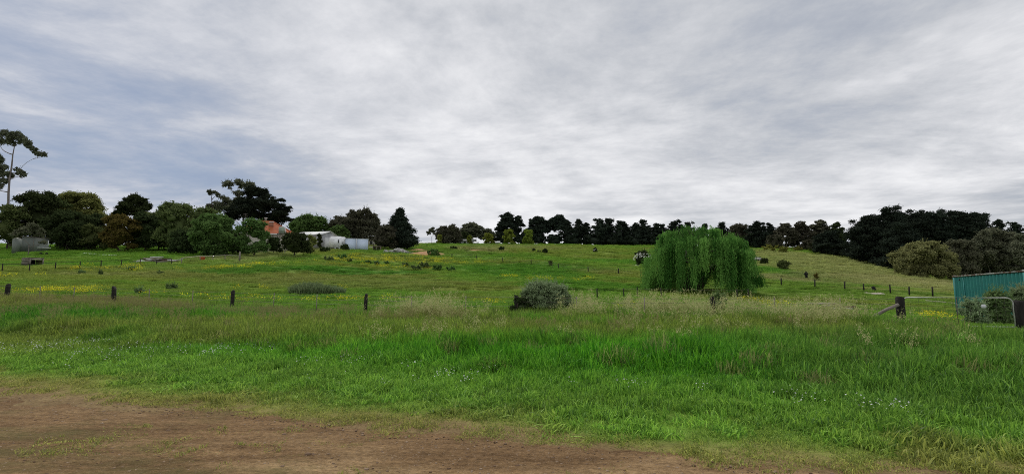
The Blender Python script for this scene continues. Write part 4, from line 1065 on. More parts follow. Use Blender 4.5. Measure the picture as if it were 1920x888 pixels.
# ------------------------------------------------------------------ shipping container
def container():
    A = at(1787, 516, 28.0); B = at(1921, 505, 22.3); d = B - A; Lc = 6.06
    ax = math.atan2(d[1], d[0]); H = 2.59; Wc = 2.44
    root = empty('shipping_container', (A[0], A[1], A[2] - H), 0, 'teal corrugated steel shipping container standing behind the gate', 'container')
    root.rotation_euler = (0, -math.asin((B[2] - A[2]) / Lc), ax)
    rng = np.random.default_rng(4)
    # corrugated side: trapezoid ribs
    def corr(n, pitch, dep):
        xs = []; ys = []
        for k in range(n):
            x = k * pitch
            for f, y in ((0, 0), (.27, 0), (.5, dep), (.77, dep)): xs.append(x + f * pitch); ys.append(y)
        xs.append(n * pitch); ys.append(0)
        return np.array(xs), np.array(ys)
    n = 20; x, y = corr(n, (Lc - .30) / n, .075); x = x + .15
    def sheet(P0, P1):
        V = np.concatenate([P0, P1]); m = len(P0); return V, [[i, i + 1, m + i + 1, m + i] for i in range(m - 1)]
    z0, z1 = .16, H - .12
    for sgn, y0, nm in ((1, .035, 'side_panel'), (-1, Wc - .035, 'side_panel')):
        P0 = np.stack([x, y0 + sgn * y, np.full_like(x, z0)], 1); P1 = P0.copy(); P1[:, 2] = z1
        V, Q = sheet(P0, P1); mb = MB(); mb.add(V, Q); V2 = V.copy(); V2[:, 1] += sgn * .003; mb.add(V2, [q[::-1] for q in Q]); mb.build(nm, M['teal'], root)
    x, y = corr(9, (Wc - .2) / 9, .045); x = x + .1
    for xx, sg in ((.03, 1), (Lc - .03, -1)):
        P0 = np.stack([xx + sg * y, x, np.full_like(x, z0)], 1); P1 = P0.copy(); P1[:, 2] = z1
        V, Q = sheet(P0, P1); mb = MB(); mb.add(V, Q); mb.build('end_panel', M['teal'], root)
    for cx in (.075, Lc - .075):
        for cy in (.075, Wc - .075):
            mb = MB(); mb.box((cx, cy, H / 2), (.15, .15, H - .24)); mb.build('corner_post', M['teal'], root)
            for cz in (.06, H - .06):
                mb = MB(); mb.box((cx, cy, cz), (.178, .162, .118)); mb.build('corner_casting', M['teal_rust'], root)
    for cy in (.05, Wc - .05):
        mb = MB(); mb.box((Lc / 2, cy, H - .065), (Lc - .36, .07, .07)); mb.build('top_rail', M['teal_rust'], root)
        mb = MB(); mb.box((Lc / 2, cy, .09), (Lc - .36, .09, .14)); mb.build('bottom_rail', M['teal'], root)
    mb = MB(); mb.box((Lc / 2, Wc / 2, H - .045), (Lc - .40, Wc - .18, .03)); mb.build('roof_panel', M['teal_rust'], root)
    mb = MB(); mb.box((1.02, .018, H / 2), (.05, .03, H - .3)); mb.build('seam_strip', M['teal'], root)
    mb = MB(); mb.box((.62, .02, H - .28), (.10, .012, .09)); mb.build('patch_plate', M['dark_hole'], root)


def teal_mat():
    m, t, out = new_mat('teal_container_paint')
    b = N(t, 'ShaderNodeBsdfPrincipled'); b.inputs['Roughness'].default_value = .6; b.inputs['Specular IOR Level'].default_value = .25
    tc = N(t, 'ShaderNodeTexCoord'); P = tc.outputs['Object']
    n1 = noise_n(t, P, 1.3, 6, .6); n2 = noise_n(t, map_n(t, P, (3, 3, .4)), 3.0, 7, .65)
    c = ramp_n(t, n1, [(.3, (.022, .155, .140)), (.7, (.030, .195, .172))])
    c = mix_n(t, ramp_n(t, n2, [(.55, (0, 0, 0)), (.75, (.35, .35, .35))]), c, (.085, .22, .185))
    c = mix_n(t, ramp_n(t, noise_n(t, map_n(t, P, (2, 2, .7), loc=(4, 1, 2)), 2.2, 8, .7), [(.74, (0, 0, 0)), (.80, (.8, .8, .8))]), c, (.10, .05, .03))
    L(t, c, b.inputs['Base Color']); L(t, b.outputs[0], out.inputs[0])
    return m


M['teal'] = teal_mat()
M['teal_rust'] = pmat('rusty_teal_rail', (.30, .32, .29), (.10, .055, .035), 3.0, .8, .2, lo=.42, hi=.58)
container()


# ------------------------------------------------------------------ farm buildings
def corrugated(name, c1, c2, pitch=10.0, rough=.5, axis='X'):
    m, t, out = new_mat(name)
    b = N(t, 'ShaderNodeBsdfPrincipled'); b.inputs['Roughness'].default_value = rough; b.inputs['Specular IOR Level'].default_value = .3
    tc = N(t, 'ShaderNodeTexCoord'); P = tc.outputs['Object']
    c = ramp_n(t, noise_n(t, map_n(t, P, (1, 1, .4)), .9, 7, .65), [(.35, c2), (.65, c1)])
    w = N(t, 'ShaderNodeTexWave'); w.wave_type = 'BANDS'; w.bands_direction = axis; w.inputs['Scale'].default_value = pitch; L(t, P, w.inputs['Vector'])
    bp = N(t, 'ShaderNodeBump'); bp.inputs['Strength'].default_value = .03; bp.inputs['Distance'].default_value = .02
    L(t, w.outputs['Fac'], bp.inputs['Height']); L(t, bp.outputs[0], b.inputs['Normal'])
    L(t, c, b.inputs['Base Color']); L(t, b.outputs[0], out.inputs[0])
    return m


M['zinc'] = corrugated('grey_zinc_sheet', (.40, .405, .42), (.34, .345, .36))
M['zinc_roof'] = corrugated('pale_zinc_roof', (.66, .67, .66), (.56, .57, .56))
M['blue_sheet'] = corrugated('pale_blue_sheet', (.60, .69, .84), (.56, .65, .80))
M['old_tin'] = corrugated('old_green_grey_tin', (.17, .19, .165), (.10, .115, .10))
M['orange_roof'] = corrugated('orange_tiled_roof', (.40, .108, .036), (.28, .072, .026), 6, .85)
M['cream'] = pmat('cream_wall', (.55, .52, .45), (.45, .42, .36), 2, .85)
M['brick'] = pmat('chimney_brick', (.36, .17, .11), (.24, .11, .07), 8, .9, .3)
M['tank_green'] = pmat('pale_green_tank', (.33, .39, .31), (.24, .29, .23), 2.5, .6)
M['van_white'] = pmat('caravan_white', (.84, .85, .85), (.80, .81, .82), 1.2, .35)
M['van_grey'] = pmat('caravan_grey_trim', (.20, .20, .21), (.14, .14, .15), 3, .6)
M['rubber'] = pmat('black_rubber', (.02, .02, .02), (.012, .012, .012), 4, .8)
M['orange'] = pmat('orange_plastic', (.48, .10, .03), (.36, .07, .02), 3, .6)
M['concrete'] = pmat('pale_concrete', (.55, .54, .50), (.42, .41, .38), 1.5, .9)


def slab_quad(mb, P, th):
    """a sloping sheet with thickness: four corners, counter-clockwise seen from above"""
    P = np.asarray(P, float); V = np.concatenate([P, P - np.array([0, 0, th])])
    mb.add(V, [[0, 1, 2, 3], [7, 6, 5, 4], [0, 4, 5, 1], [1, 5, 6, 2], [2, 6, 7, 3], [3, 7, 4, 0]])


def frame_window(parent, x0, x1, z0, z1, y, wallmat='white_metal'):
    f = MB(); t = .05
    f.box(((x0 + x1) / 2, y - .02, z0), (x1 - x0 + .1, .06, t)); f.box(((x0 + x1) / 2, y - .02, z1), (x1 - x0 + .1, .06, t))
    for x in (x0, x1): f.box((x, y - .02, (z0 + z1) / 2), (t, .058, z1 - z0 - t))
    o = f.build('window', M[wallmat], parent); p = MB(); p.box(((x0 + x1) / 2, y - .012, (z0 + z1) / 2), (x1 - x0 - t, .02, z1 - z0 - t)); p.build('pane', M['glass'], o)


def machinery_shed():
    Y = 112.0; c = at(601, 462, Y); z0 = tz(c[0], Y) - .1
    root = empty('machinery_shed', (c[0], Y, z0), math.radians(76), 'grey corrugated machinery shed with pale gabled roof', 'shed')
    a, b, h, r = 6.8, 7.6, float(at(601, 439.5, Y)[2] - z0), 1.05
    mb = MB(); mb.prism([(0, 0), (a, 0), (a, h), (a / 2, h + r), (0, h)], 'y', .12); mb.build('gable_wall', M['zinc'], root)
    mb = MB(); mb.prism([(0, 0), (a, 0), (a, h), (a / 2, h + r), (0, h)], 'y', .12, (0, b - .12, 0)); mb.build('gable_wall', M['zinc'], root)
    for x in (0.06, a - .06):
        mb = MB(); mb.box((x, b / 2, h / 2), (.12, b - .24, h)); mb.build('side_wall', M['zinc'], root)
    for s in (0, 1):
        mb = MB(); x0 = -.35 if s == 0 else a + .35; zz = h - .35 * r / (a / 2)
        P = [(x0, -.3, zz + .08), (a / 2, -.3, h + r + .08), (a / 2, b + .3, h + r + .08), (x0, b + .3, zz + .08)]
        slab_quad(mb, P if s == 1 else P[::-1], .06); mb.build('roof_sheet', M['zinc_roof'], root)
    mb = MB(); mb.box((-.02, -.03, h / 2), (.12, .12, h)); mb.build('corner_trim', M['white_metal'], root)
    mb = MB(); mb.box((a * .42, -.05, h * .43), (3.0, .08, h * .86)); mb.build('roller_door', M['zinc_roof'], root)
    mb = MB(); mb.box((a * .35, -1.2, .10), (5.2, 2.2, .2)); mb.build('concrete_apron', M['concrete'], root)


def blue_shed():
    Y = 104.0; a = at(647, 468, Y); b = at(690, 468, Y + 1.45); z0 = min(tz(a[0], Y), tz(b[0], Y)) - .25
    d = b - a; Lw = float(np.hypot(d[0], d[1])); H = float(at(668, 446.8, Y)[2] - z0)
    root = empty('garden_shed', (a[0], Y, z0), math.atan2(d[1], d[0]), 'pale blue flat-roofed metal shed with a white downpipe', 'shed')
    half = (667.5 - 647) / 43 * Lw
    for x0, x1 in ((0, half), (half, Lw)):
        mb = MB(); mb.box(((x0 + x1) / 2, .03, H / 2), (x1 - x0 - .02, .06, H)); mb.build('front_wall', M['blue_sheet'], root)
    for x in (.03, Lw - .03):
        mb = MB(); mb.box((x, 1.6, H / 2 - .06), (.06, 3.06, H - .12)); mb.build('side_wall', M['blue_sheet'], root)
    mb = MB(); mb.box((Lw / 2, 3.16, H / 2 - .1), (Lw, .06, H - .2)); mb.build('back_wall', M['blue_sheet'], root)
    mb = MB(); slab_quad(mb, [(-.08, -.10, H + .06), (Lw + .08, -.10, H + .06), (Lw + .08, 3.3, H - .08), (-.08, 3.3, H - .08)], .05); mb.build('roof_sheet', M['zinc_roof'], root)
    mb = MB(); mb.tube([(half, -.06, 0), (half, -.06, H + .02)], .07, 8); mb.build('downpipe', M['white_metal'], root)
    mb = MB(); mb.box((half + .35, -.5, .12), (1.3, .5, .06), .5); mb.build('splash_slab', M['white_metal'], root)
    mb = MB(); mb.tube([(Lw + .2, .2, 1.25), (Lw + 1.2, .2, 1.2)], .04, 6); mb.build('side_pipe', M['white_metal'], root)


def caravan():
    Y = 107.0; a = at(617, 460, Y); b = at(648, 458, Y + 1.1); z0 = tz(a[0] + 1.5, Y) + .05
    d = b - a; Lw = float(np.hypot(d[0], d[1])); H = float(at(632, 443.2, Y)[2] - z0)
    root = empty('caravan', (a[0], Y, z0), math.atan2(d[1], d[0]), 'white caravan parked between the grey shed and the pale blue shed', 'caravan')
    f = .55
    mb = MB(); mb.prism([(.5, f), (Lw - .1, f), (Lw, f + .3), (Lw, H - .25), (Lw - .25, H), (.35, H), (0, H - .35), (0, f + .75)], 'y', 2.1); mb.build('body', M['van_white'], root)
    for x0, x1, q0, q1 in ((Lw * .52, Lw * .59, .42, .74), (Lw * .80, Lw * .87, .32, .55), (Lw * .93, Lw * .985, .25, .75)):
        frame_window(root, x0, x1, f + (H - f) * q0, f + (H - f) * q1, 0)
    dr = MB(); dr.box((Lw * .68, -.012, f + (H - f) * .45), (.55, .03, (H - f) * .82)); o = dr.build('door', M['van_white'], root)
    h = MB(); h.box((Lw * .68 + .2, -.04, f + (H - f) * .45), (.05, .03, .12)); h.build('handle', M['van_grey'], o)
    for k, (x, z, sx, sz, ry) in enumerate(((Lw * .2, .55, .75, .05, 0), (Lw * .2, .72, .8, .05, 0), (Lw * .32, .30, .35, .06, .7), (Lw * .84, .2, .5, .06, -.7), (Lw * .25, .16, .5, .08, .4), (Lw * .60, .15, .25, .1, 0))):
        mb = MB(); mb.box((x, -.008, f + (H - f) * z), (sx, .012, sz), 0, ry); mb.build('stripe', M['van_grey'], root)
    for x in (Lw * .38, Lw * .62):
        w = MB(); w.tube([(x, .05, .36), (x, .27, .36)], .34, 14); wo = w.build('wheel', M['rubber'], root)
        w = MB(); w.tube([(x, .03, .36), (x, .10, .36)], .17, 10); w.build('rim', M['white_metal'], wo)
    mb = MB(); mb.box((Lw * .55, 1.0, H + .08), (1.2, .9, .16)); mb.build('roof_hatch', M['van_white'], root)
    mb = MB(); mb.tube([(.4, 1.0, f), (-.8, 1.0, f - .05)], .05, 6); mb.build('drawbar', M['van_grey'], root)
    mb = MB(); mb.box((Lw * .5, 1.05, f - .06), (Lw * .8, 1.7, .12)); mb.build('chassis', M['van_grey'], root)


def farmhouse():
    Y = 98.0; xl = xat(434, Y); xr = xat(551, Y); Lw = 11.8; D = 9.0; ca, sa = math.cos(math.radians(27)), math.sin(math.radians(27))
    loc = lambda p: np.array([(p[0] - (xl + xr) / 2) * ca + (p[1] - Y) * sa, -(p[0] - (xl + xr) / 2) * sa + (p[1] - Y) * ca, p[2] - z0])
    z0 = tz((xl + xr) / 2, Y) - .2; eave = float(at(500, 437, Y)[2] - z0); peak = float(at(505, 415, Y + 4.5)[2] - z0)
    root = empty('farmhouse', ((xl + xr) / 2, Y, z0), math.radians(27), 'farmhouse with orange hipped roof almost hidden by trees', 'house')
    w = Lw / 2
    for sx in (-1, 1):
        mb = MB(); mb.box((sx * (w - .6), D / 2, eave / 2), (.2, D - 1.2, eave)); mb.build('wall', M['cream'], root)
    mb = MB(); mb.box((0, .6, eave / 2), (2 * w - 1.4, .2, eave)); mb.build('wall', M['cream'], root)
    mb = MB(); mb.box((0, D - .6, eave / 2), (2 * w - 1.4, .2, eave)); mb.build('wall', M['cream'], root)
    for x in (-4, -1.2, 2.2, 4.4): frame_window(root, x - .6, x + .6, 1.1, 2.4, .5)
    r0, r1 = -1.6, 1.35
    A, B_, C_, D_ = (-w, 0, eave), (w, 0, eave), (w, D, eave), (-w, D, eave); R0, R1 = (r0, D / 2, peak), (r1, D / 2, peak)
    mb = MB(); mb.add([A, B_, R1, R0], [[0, 1, 2, 3]]); mb.add([C_, D_, R0, R1], [[0, 1, 2, 3]]); mb.add([B_, C_, R1], None, [[0, 1, 2]]); mb.add([D_, A, R0], None, [[0, 1, 2]])
    mb.add(np.array([A, B_, C_, D_]) - np.array([0, 0, .04]), [[3, 2, 1, 0]])
    roof = mb.build('roof', M['orange_roof'], root)
    mb = MB(); mb.box((0, -.05, eave - .1), (2 * w, .08, .2)); mb.build('fascia', M['white_metal'], roof)
    for a_, b_ in ((A, R0), (B_, R1), (R0, R1)):
        mb = MB(); mb.tube([np.array(a_) + [0, 0, .03], np.array(b_) + [0, 0, .03]], .09, 5); mb.build('ridge_cap', M['orange_roof'], roof)
    for px, ty, by, ww, m_, dd in ((509, 417, 424, .8, 'brick', 3.0), (498.5, 409, 418, .45, 'grey_wood', 4.6)):
        p = loc(at(px, ty, Y + dd)); q = at(px, by + 3, Y + dd)[2] - z0
        mb = MB(); mb.box((p[0], p[1], (p[2] + q) / 2), (ww, ww, p[2] - q)); ch = mb.build('chimney', M[m_], root)
        mb = MB(); mb.box((p[0], p[1], p[2] + .06), (ww + .16, ww + .16, .12)); mb.build('chimney_cap', M['white_metal'], ch)
    p = loc(at(460, 400, Y + 2)); mb = MB(); mb.tube([(p[0], p[1], eave + .5), (p[0], p[1], p[2])], .03, 5)
    for q in (-.15, -.45): mb.tube([(p[0] - .45, p[1], p[2] + q), (p[0] + .45, p[1], p[2] + q)], .02, 4)
    mb.build('aerial', M['wire'], root)
    # tank on a stand, white pole
    Y2 = 91.0; t = at(528.5, 424.6, Y2); zg = tz(t[0], Y2) - .1; b = float(at(528.5, 437.5, Y2)[2]); R = 5.3 * Y2 / F0
    tk = empty('water_tank', (t[0], Y2, zg), 0, 'small pale green water tank raised on a stand beside the orange roof', 'tank')
    mb = MB(); mb.tube([(0, 0, b - zg), (0, 0, t[2] - zg - .15)], R, 18); mb.build('barrel', M['tank_green'], tk)
    mb = MB(); mb.tube([(0, 0, t[2] - zg - .15), (0, 0, t[2] - zg - .05), (0, 0, t[2] - zg + .02)], [R * 1.04, R * .8, R * .2], 18); mb.build('lid', M['concrete'], tk)
    mb = MB(); mb.box((0, 0, b - zg - .07), (R * 2.3, R * 2.3, .12)); mb.build('platform', M['grey_wood'], tk)
    for sx in (-1, 1):
        for sy in (-1, 1):
            mb = MB(); mb.box((sx * R, sy * R, (b - zg - .13) / 2), (.14, .14, b - zg - .13)); mb.build('leg', M['grey_wood'], tk)
    p = at(536.3, 420.5, 90.0); zg = tz(p[0], 90.0); mb = MB(); mb.tube([(0, 0, -.2), (0, 0, p[2] - zg)], .055, 6)
    o = mb.build('white_pole', M['white_metal'], None); o.location = (p[0], 90.0, zg); tag(o, 'thin white pole standing beside the pale green water tank', 'pole')


def house_far(name, label, px0, px1, Y, by, ey, ry, wall, roof, gable='x', wins=(), D=7.0):
    a = at(px0, by, Y); b = at(px1, by, Y); cx = (a[0] + b[0]) / 2; Lw = b[0] - a[0]; z0 = min(a[2], tz(cx, Y)) - .3
    e = float(at((px0 + px1) / 2, ey, Y)[2] - z0); pk = float(at((px0 + px1) / 2, ry, Y)[2] - z0)
    root = empty(name, (cx, Y, z0), 0, label, 'building'); w = Lw / 2
    mb = MB(); mb.box((0, .1, e / 2), (Lw, .2, e)); mb.build('wall', M[wall], root)
    mb = MB(); mb.box((0, D - .1, e / 2), (Lw, .2, e)); mb.build('wall', M[wall], root)
    for s in (-1, 1):
        mb = MB(); mb.prism([(.2, 0), (D - .2, 0), (D - .2, e), (D / 2, pk - .05), (.2, e)], 'x', .2, (s * (w - .1) - .1, 0, 0)); mb.build('wall', M[wall], root)
    for s in (0, 1):
        mb = MB(); y0 = -.5 if s == 0 else D + .5; dz = .5 * (pk - e) / (D / 2)
        P = [(-w - .4, y0, e - dz + .1), (w + .4, y0, e - dz + .1), (w + .4, D / 2, pk + .1), (-w - .4, D / 2, pk + .1)]
        slab_quad(mb, P if s == 0 else P[::-1], .1); mb.build('roof_sheet', M[roof], root)
    for q0, q1 in wins: frame_window(root, -w + Lw * q0, -w + Lw * q1, e * .35, e * .8, 0)


def old_shed():
    Y = 88.0; a = at(40, 466, Y); b = at(91, 466, Y + 2.5); z0 = min(tz(a[0], Y), tz(b[0], Y + 2.5)) - .15; Lw = float(np.hypot(b[0] - a[0], b[1] - a[1])); rz = math.atan2(b[1] - a[1], b[0] - a[0])
    h0 = float(at(46, 443.5, Y)[2] - z0); h1 = float(at(91, 447.5, Y + 2.5)[2] - z0)
    root = empty('tin_shed', (a[0], Y, z0), rz, 'old grey-green corrugated tin shed below the trees', 'shed')
    mb = MB(); mb.prism([(0, 0), (Lw, 0), (Lw, h1), (0, h0)], 'y', .06); mb.build('front_wall', M['old_tin'], root)
    mb = MB(); mb.prism([(0, 0), (Lw, 0), (Lw, h1), (0, h0)], 'y', .06, (0, 2.94, 0)); mb.build('back_wall', M['old_tin'], root)
    for x, h in ((.03, h0), (Lw - .03, h1)):
        mb = MB(); mb.box((x, 1.5, h / 2 - .02), (.06, 2.86, h - .04)); mb.build('side_wall', M['old_tin'], root)
    mb = MB(); slab_quad(mb, [(-.15, -.2, h0 + .09), (Lw + .15, -.2, h1 + .07), (Lw + .15, 3.2, h1 + .07), (-.15, 3.2, h0 + .09)], .05); mb.build('roof_sheet', M['grey_wood'], root)
    mb = MB(); mb.box((Lw - .10, -.03, h1 * .62), (.12, .04, h1 * .5)); mb.build('corner_board', M['white_metal'], root)
    mb = MB(); mb.box((Lw * .42, -.03, h0 * .45), (.06, .04, h0 * .9)); mb.build('batten', M['grey_wood'], root)
    Y = 86.5; p = at(31, 466, Y); z = tz(p[0], Y) - .1; R = 9 * Y / F0 / 1.42; h = float(at(31, 448, Y)[2] - z)
    tk = empty('water_tank', (p[0], Y, z), 0, 'squat grey-green water tank against the old tin shed', 'tank')
    mb = MB(); mb.tube([(0, 0, 0), (0, 0, h)], R, 20); mb.build('barrel', M['old_tin'], tk)
    mb = MB(); mb.tube([(0, 0, h), (0, 0, h + .1), (0, 0, h + .2)], [R * 1.03, R * .7, R * .1], 20); mb.build('lid', M['concrete'], tk)
    Y = 83.0; p = at(83, 466, Y); z = tz(p[0], Y); W = 26 * Y / F0 / 1.42
    pl = empty('trailer', (p[0], Y, z), math.radians(44), 'low flat white-decked trailer in front of the old tin shed', 'trailer')
    zt = float(at(83, 464.5, Y)[2] - z); zt = max(zt, .35)
    mb = MB(); mb.box((0, 0, zt), (W, 1.5, .10)); mb.build('deck', M['white_metal'], pl)
    mb = MB(); mb.box((0, 0, zt - .1), (W * .9, .9, .1)); mb.build('chassis', M['van_grey'], pl)
    for x in (-.35, .35):
        w = MB(); w.tube([(x, -.78, .22), (x, -.62, .22)], .21, 12); w.build('wheel', M['rubber'], pl)
    Z = z + zt + .05
    for px, w_, h_, m_, nm, lb in ((77.5, .75, .62, 'old_tin', 'drum', 'round grey drum lying on the flat white trailer'), (80.5, .28, .5, 'white_metal', 'box', 'upright white box on the flat white trailer'), (86, .7, .55, 'old_tin', 'drum', 'second grey drum on the trailer past the white box')):
        dx = (px - 83) * Y / F0 / 1.42; x = p[0] + dx * math.cos(.77); yy = Y + dx * math.sin(.77)
        mb = MB()
        if nm == 'drum':
            mb.tube([(0, -.35, h_ / 2), (0, -.33, h_ / 2), (0, .33, h_ / 2), (0, .35, h_ / 2)], [h_ / 2 * .9, h_ / 2, h_ / 2, h_ / 2 * .9], 16)
        else:
            mb.box((0, 0, h_ / 2), (w_, .4, h_)); mb.box((0, 0, h_ + .02), (w_ + .06, .46, .04))
        o = mb.build(nm, M[m_], None); o.location = (x, yy, Z); o.rotation_euler = (0, 0, .77); tag(o, lb, nm)


def kennel():
    Y = 62.0; c = at(54, 499, Y); g = hit(54, 499.5); Y = g[1]; z = g[2]
    H = float(at(54, 483.5, Y)[2] - z); k = Y / F0
    root = empty('log_kennel', (g[0], Y, z), math.radians(72), 'open-fronted log shelter with pale frame on the grass', 'shelter')
    a = 26 * k / .866 / 1.42; b = 15 * k / .5 / 1.42; n = 6; s = H / n
    for i in range(n):
        mb = MB(); mb.tube([(0, .05, s * (i + .5)), (0.0, b, s * (i + .5))], s * .48, 7); mb.build('log', M['grey_wood'], root)
        mb = MB(); mb.tube([(a, .05, s * (i + .5)), (a, b, s * (i + .5))], s * .48, 7); mb.build('log', M['rust_wood'], root)
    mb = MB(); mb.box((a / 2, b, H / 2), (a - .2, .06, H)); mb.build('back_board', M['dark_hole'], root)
    for x in (.06, a - .06):
        mb = MB(); mb.box((x, -.06, H / 2), (.13, .1, H)); mb.build('frame_post', M['grey_wood'], root)
    mb = MB(); mb.box((a / 2, -.07, H - .14), (a - .3, .1, .14)); mb.build('lintel', M['pale_wood'], root)
    mb = MB(); mb.box((a / 2, -.06, .10), (a - .3, .1, .18)); mb.build('sill', M['grey_wood'], root)
    for i in range(5):
        mb = MB(); mb.box((a * (i + .5) / 5, b / 2, H + .05), (a / 5 - .02, b + .3, .07)); mb.build('roof_plank', M['grey_wood'], root)


machinery_shed(); blue_shed(); caravan(); farmhouse(); old_shed(); kennel()
house_far('cottage', 'far cottage with a white roof glimpsed behind the pale blue shed', 690, 724, 148, 458, 448.5, 442, 'cream', 'zinc_roof', wins=((.1, .25), (.6, .75)))
house_far('farm_outbuilding', 'far low outbuilding showing a bright white roof beside the cottage', 658, 678, 150, 457, 443, 438, 'zinc', 'zinc_roof')
house_far('farm_building', 'far long grey farm building on the ridge', 846, 868, 216, 458.5, 450, 447, 'old_tin', 'old_tin')
house_far('cottage', 'far small cottage with a pale gable on the ridge', 865, 890, 213, 459, 450.5, 447, 'zinc', 'old_tin', wins=((.15, .35), (.6, .8)))
house_far('farm_shed', 'far shed with a white roof on the ridge below the airy gum', 907, 936, 213, 459, 454.5, 451, 'cream', 'zinc_roof', wins=((.2, .4),))
house_far('hut', 'tiny white hut between the ridge cottage and the white-roofed shed', 889.5, 895, 208, 458, 455, 452.5, 'white_metal', 'zinc_roof', D=2.5)


# ------------------------------------------------------------------ heaps and litter
def strip(name, label, pts, wid, mat, cat, th=.0, seed=0, lump=.05):
    """a crumpled strip lying on the ground through the given photo points"""
    rng = np.random.default_rng(seed); G = [hit(*p) for p in pts]; P = []
    for a, b in zip(G[:-1], G[1:]):
        for s in np.linspace(0, 1, 7)[:-1]: P.append(a + (b - a) * s)
    P.append(G[-1]); P = np.array(P); n = len(P); V = []
    for i, p in enumerate(P):
        w = wid * rng.uniform(.6, 1.2); x, y = p[0], p[1]; z = tz(x, y)
        for yy, zz in ((-w / 2, .05), (0, .07 + rng.uniform(0, lump)), (w / 2, .05)): V.append((x, y + yy, tz(x, y + yy) + zz + th))
        for yy in (w / 2, -w / 2): V.append((x, y + yy, tz(x, y + yy) - .02))
    Q = [[i * 5 + k, i * 5 + (k + 1) % 5, i * 5 + 5 + (k + 1) % 5, i * 5 + 5 + k] for i in range(n - 1) for k in range(5)]
    mb = MB(); mb.add(V, Q, [[0, 2, 1], [0, 3, 2], [0, 4, 3]] + [[(n - 1) * 5 + a for a in q] for q in ((0, 1, 2), (0, 2, 3), (0, 3, 4))])
    o = mb.build(name, mat, None); tag(o, label, cat)


strip('plastic_sheet', 'long white plastic strip lying on the lawn behind the rail fence', [(158, 475), (185, 477), (208, 478.5), (230, 479.5)], 1.3, M['white_sheet'], 'sheet', seed=1)
strip('plastic_sheet', 'white sheet lying beside the white-flowered rose bush', [(1192, 497.5), (1207, 499), (1223, 500)], .8, M['white_sheet'], 'sheet', seed=2)
strip('pale_pipe', 'long pale beam lying on the grass behind the gate', [(1736, 564), (1762, 566.5), (1792, 569.5)], .22, M['pale_wood'], 'beam', seed=3, lump=.02)
strip('debris', 'flat pale slabs of debris on the mown grass before the slope fence', [(1626, 550), (1642, 551.5), (1656, 552)], .7, M['pale_wood'], 'debris', seed=4, lump=.12)


def plank_pile(name, label, px0, px1, y0, y1, n, ln, seed, mats, hgt=.5):
    rng = np.random.default_rng(seed); c = hit((px0 + px1) / 2, (y0 + y1) / 2 + 3); W = (px1 - px0) * c[1] / F0
    root = empty(name, c, 0, label, 'timber pile')
    for k in range(n):
        x = rng.uniform(-.42, .42) * W; y = rng.uniform(-1.2, 1.2); z = tz(c[0] + x, c[1] + y) - c[2] + .06 + rng.uniform(0, hgt) * (1 - abs(2 * x / W))
        mb = MB(); mb.box((x, y, z), (ln * rng.uniform(.5, 1.2), rng.uniform(.12, .28), rng.uniform(.06, .14)), rng.normal(0, .35), rng.normal(0, .06)); mb.build('plank', M[mats[k % len(mats)]], root)


plank_pile('timber_pile', 'untidy heap of old grey planks beside the rail fence', 252, 334, 483, 494, 46, 1.9, 31, ('grey_wood', 'pale_wood', 'rust_wood', 'grey_wood', 'white_metal'), .75)
plank_pile('timber_pile', 'few tan planks half hidden in weeds behind the roadside fence', 1548, 1588, 571, 580, 10, 1.0, 32, ('pale_wood', 'rust_wood'), .3)


def mound(name, label, px, py, rx, ry, h, mat, cat, seed):
    c = hit(px, py); f = hit(px, py - ry); n = hit(px, py + ry); RX = rx * c[1] / F0; RY = max(.8, (f[1] - n[1]) / 2)
    m, k = 34, 12; V = [(0, 0, h)]
    for i in range(1, k + 1):
        for j in range(m):
            a = 6.2832 * j / m; r = i / k; nn = .72 + .5 * float(fbm(np.array([math.cos(a) * 1.3 + seed]), np.array([math.sin(a) * 1.3 + seed]))[0])
            x, y = RX * r * nn * math.cos(a), RY * r * nn * math.sin(a)
            z = tz(c[0] + x, c[1] + y) - c[2] + h * max(0, 1 - r ** 1.6) * (.55 + .9 * float(fbm(np.array([x * .8 + seed * 3]), np.array([y * .8]))[0])) + (.05 if i < k else -.05)
            V.append((x, y, z))
    T_ = [[0, 1 + j, 1 + (j + 1) % m] for j in range(m)]; Q = [[1 + i * m + j, 1 + (i + 1) * m + j, 1 + (i + 1) * m + (j + 1) % m, 1 + i * m + (j + 1) % m] for i in range(k - 1) for j in range(m)]
    mb = MB(); mb.add(V, Q, T_); o = mb.build(name, mat, None, True); o.location = c; tag(o, label, cat)
    return o


mound('soil_mound', 'long bank of bare orange soil on the slope below the rubble', 800, 477.5, 32, 3.2, .7, M['soil'], 'soil mound', 5)
mound('soil_mound', 'pale sandy patch of dug earth behind the rubble pile', 785, 470, 22, 1.8, .35, M['soil'], 'soil mound', 6)
mound('soil_mound', 'thin sandy scrape in the paddock below the far white-roofed shed', 950, 474, 26, 1.0, .15, M['soil'], 'soil mound', 7)
mound('soil_mound', 'faint sandy scrape beside the low dark bushes on the ridge', 880, 468.5, 36, .9, .12, M['soil'], 'soil mound', 8)


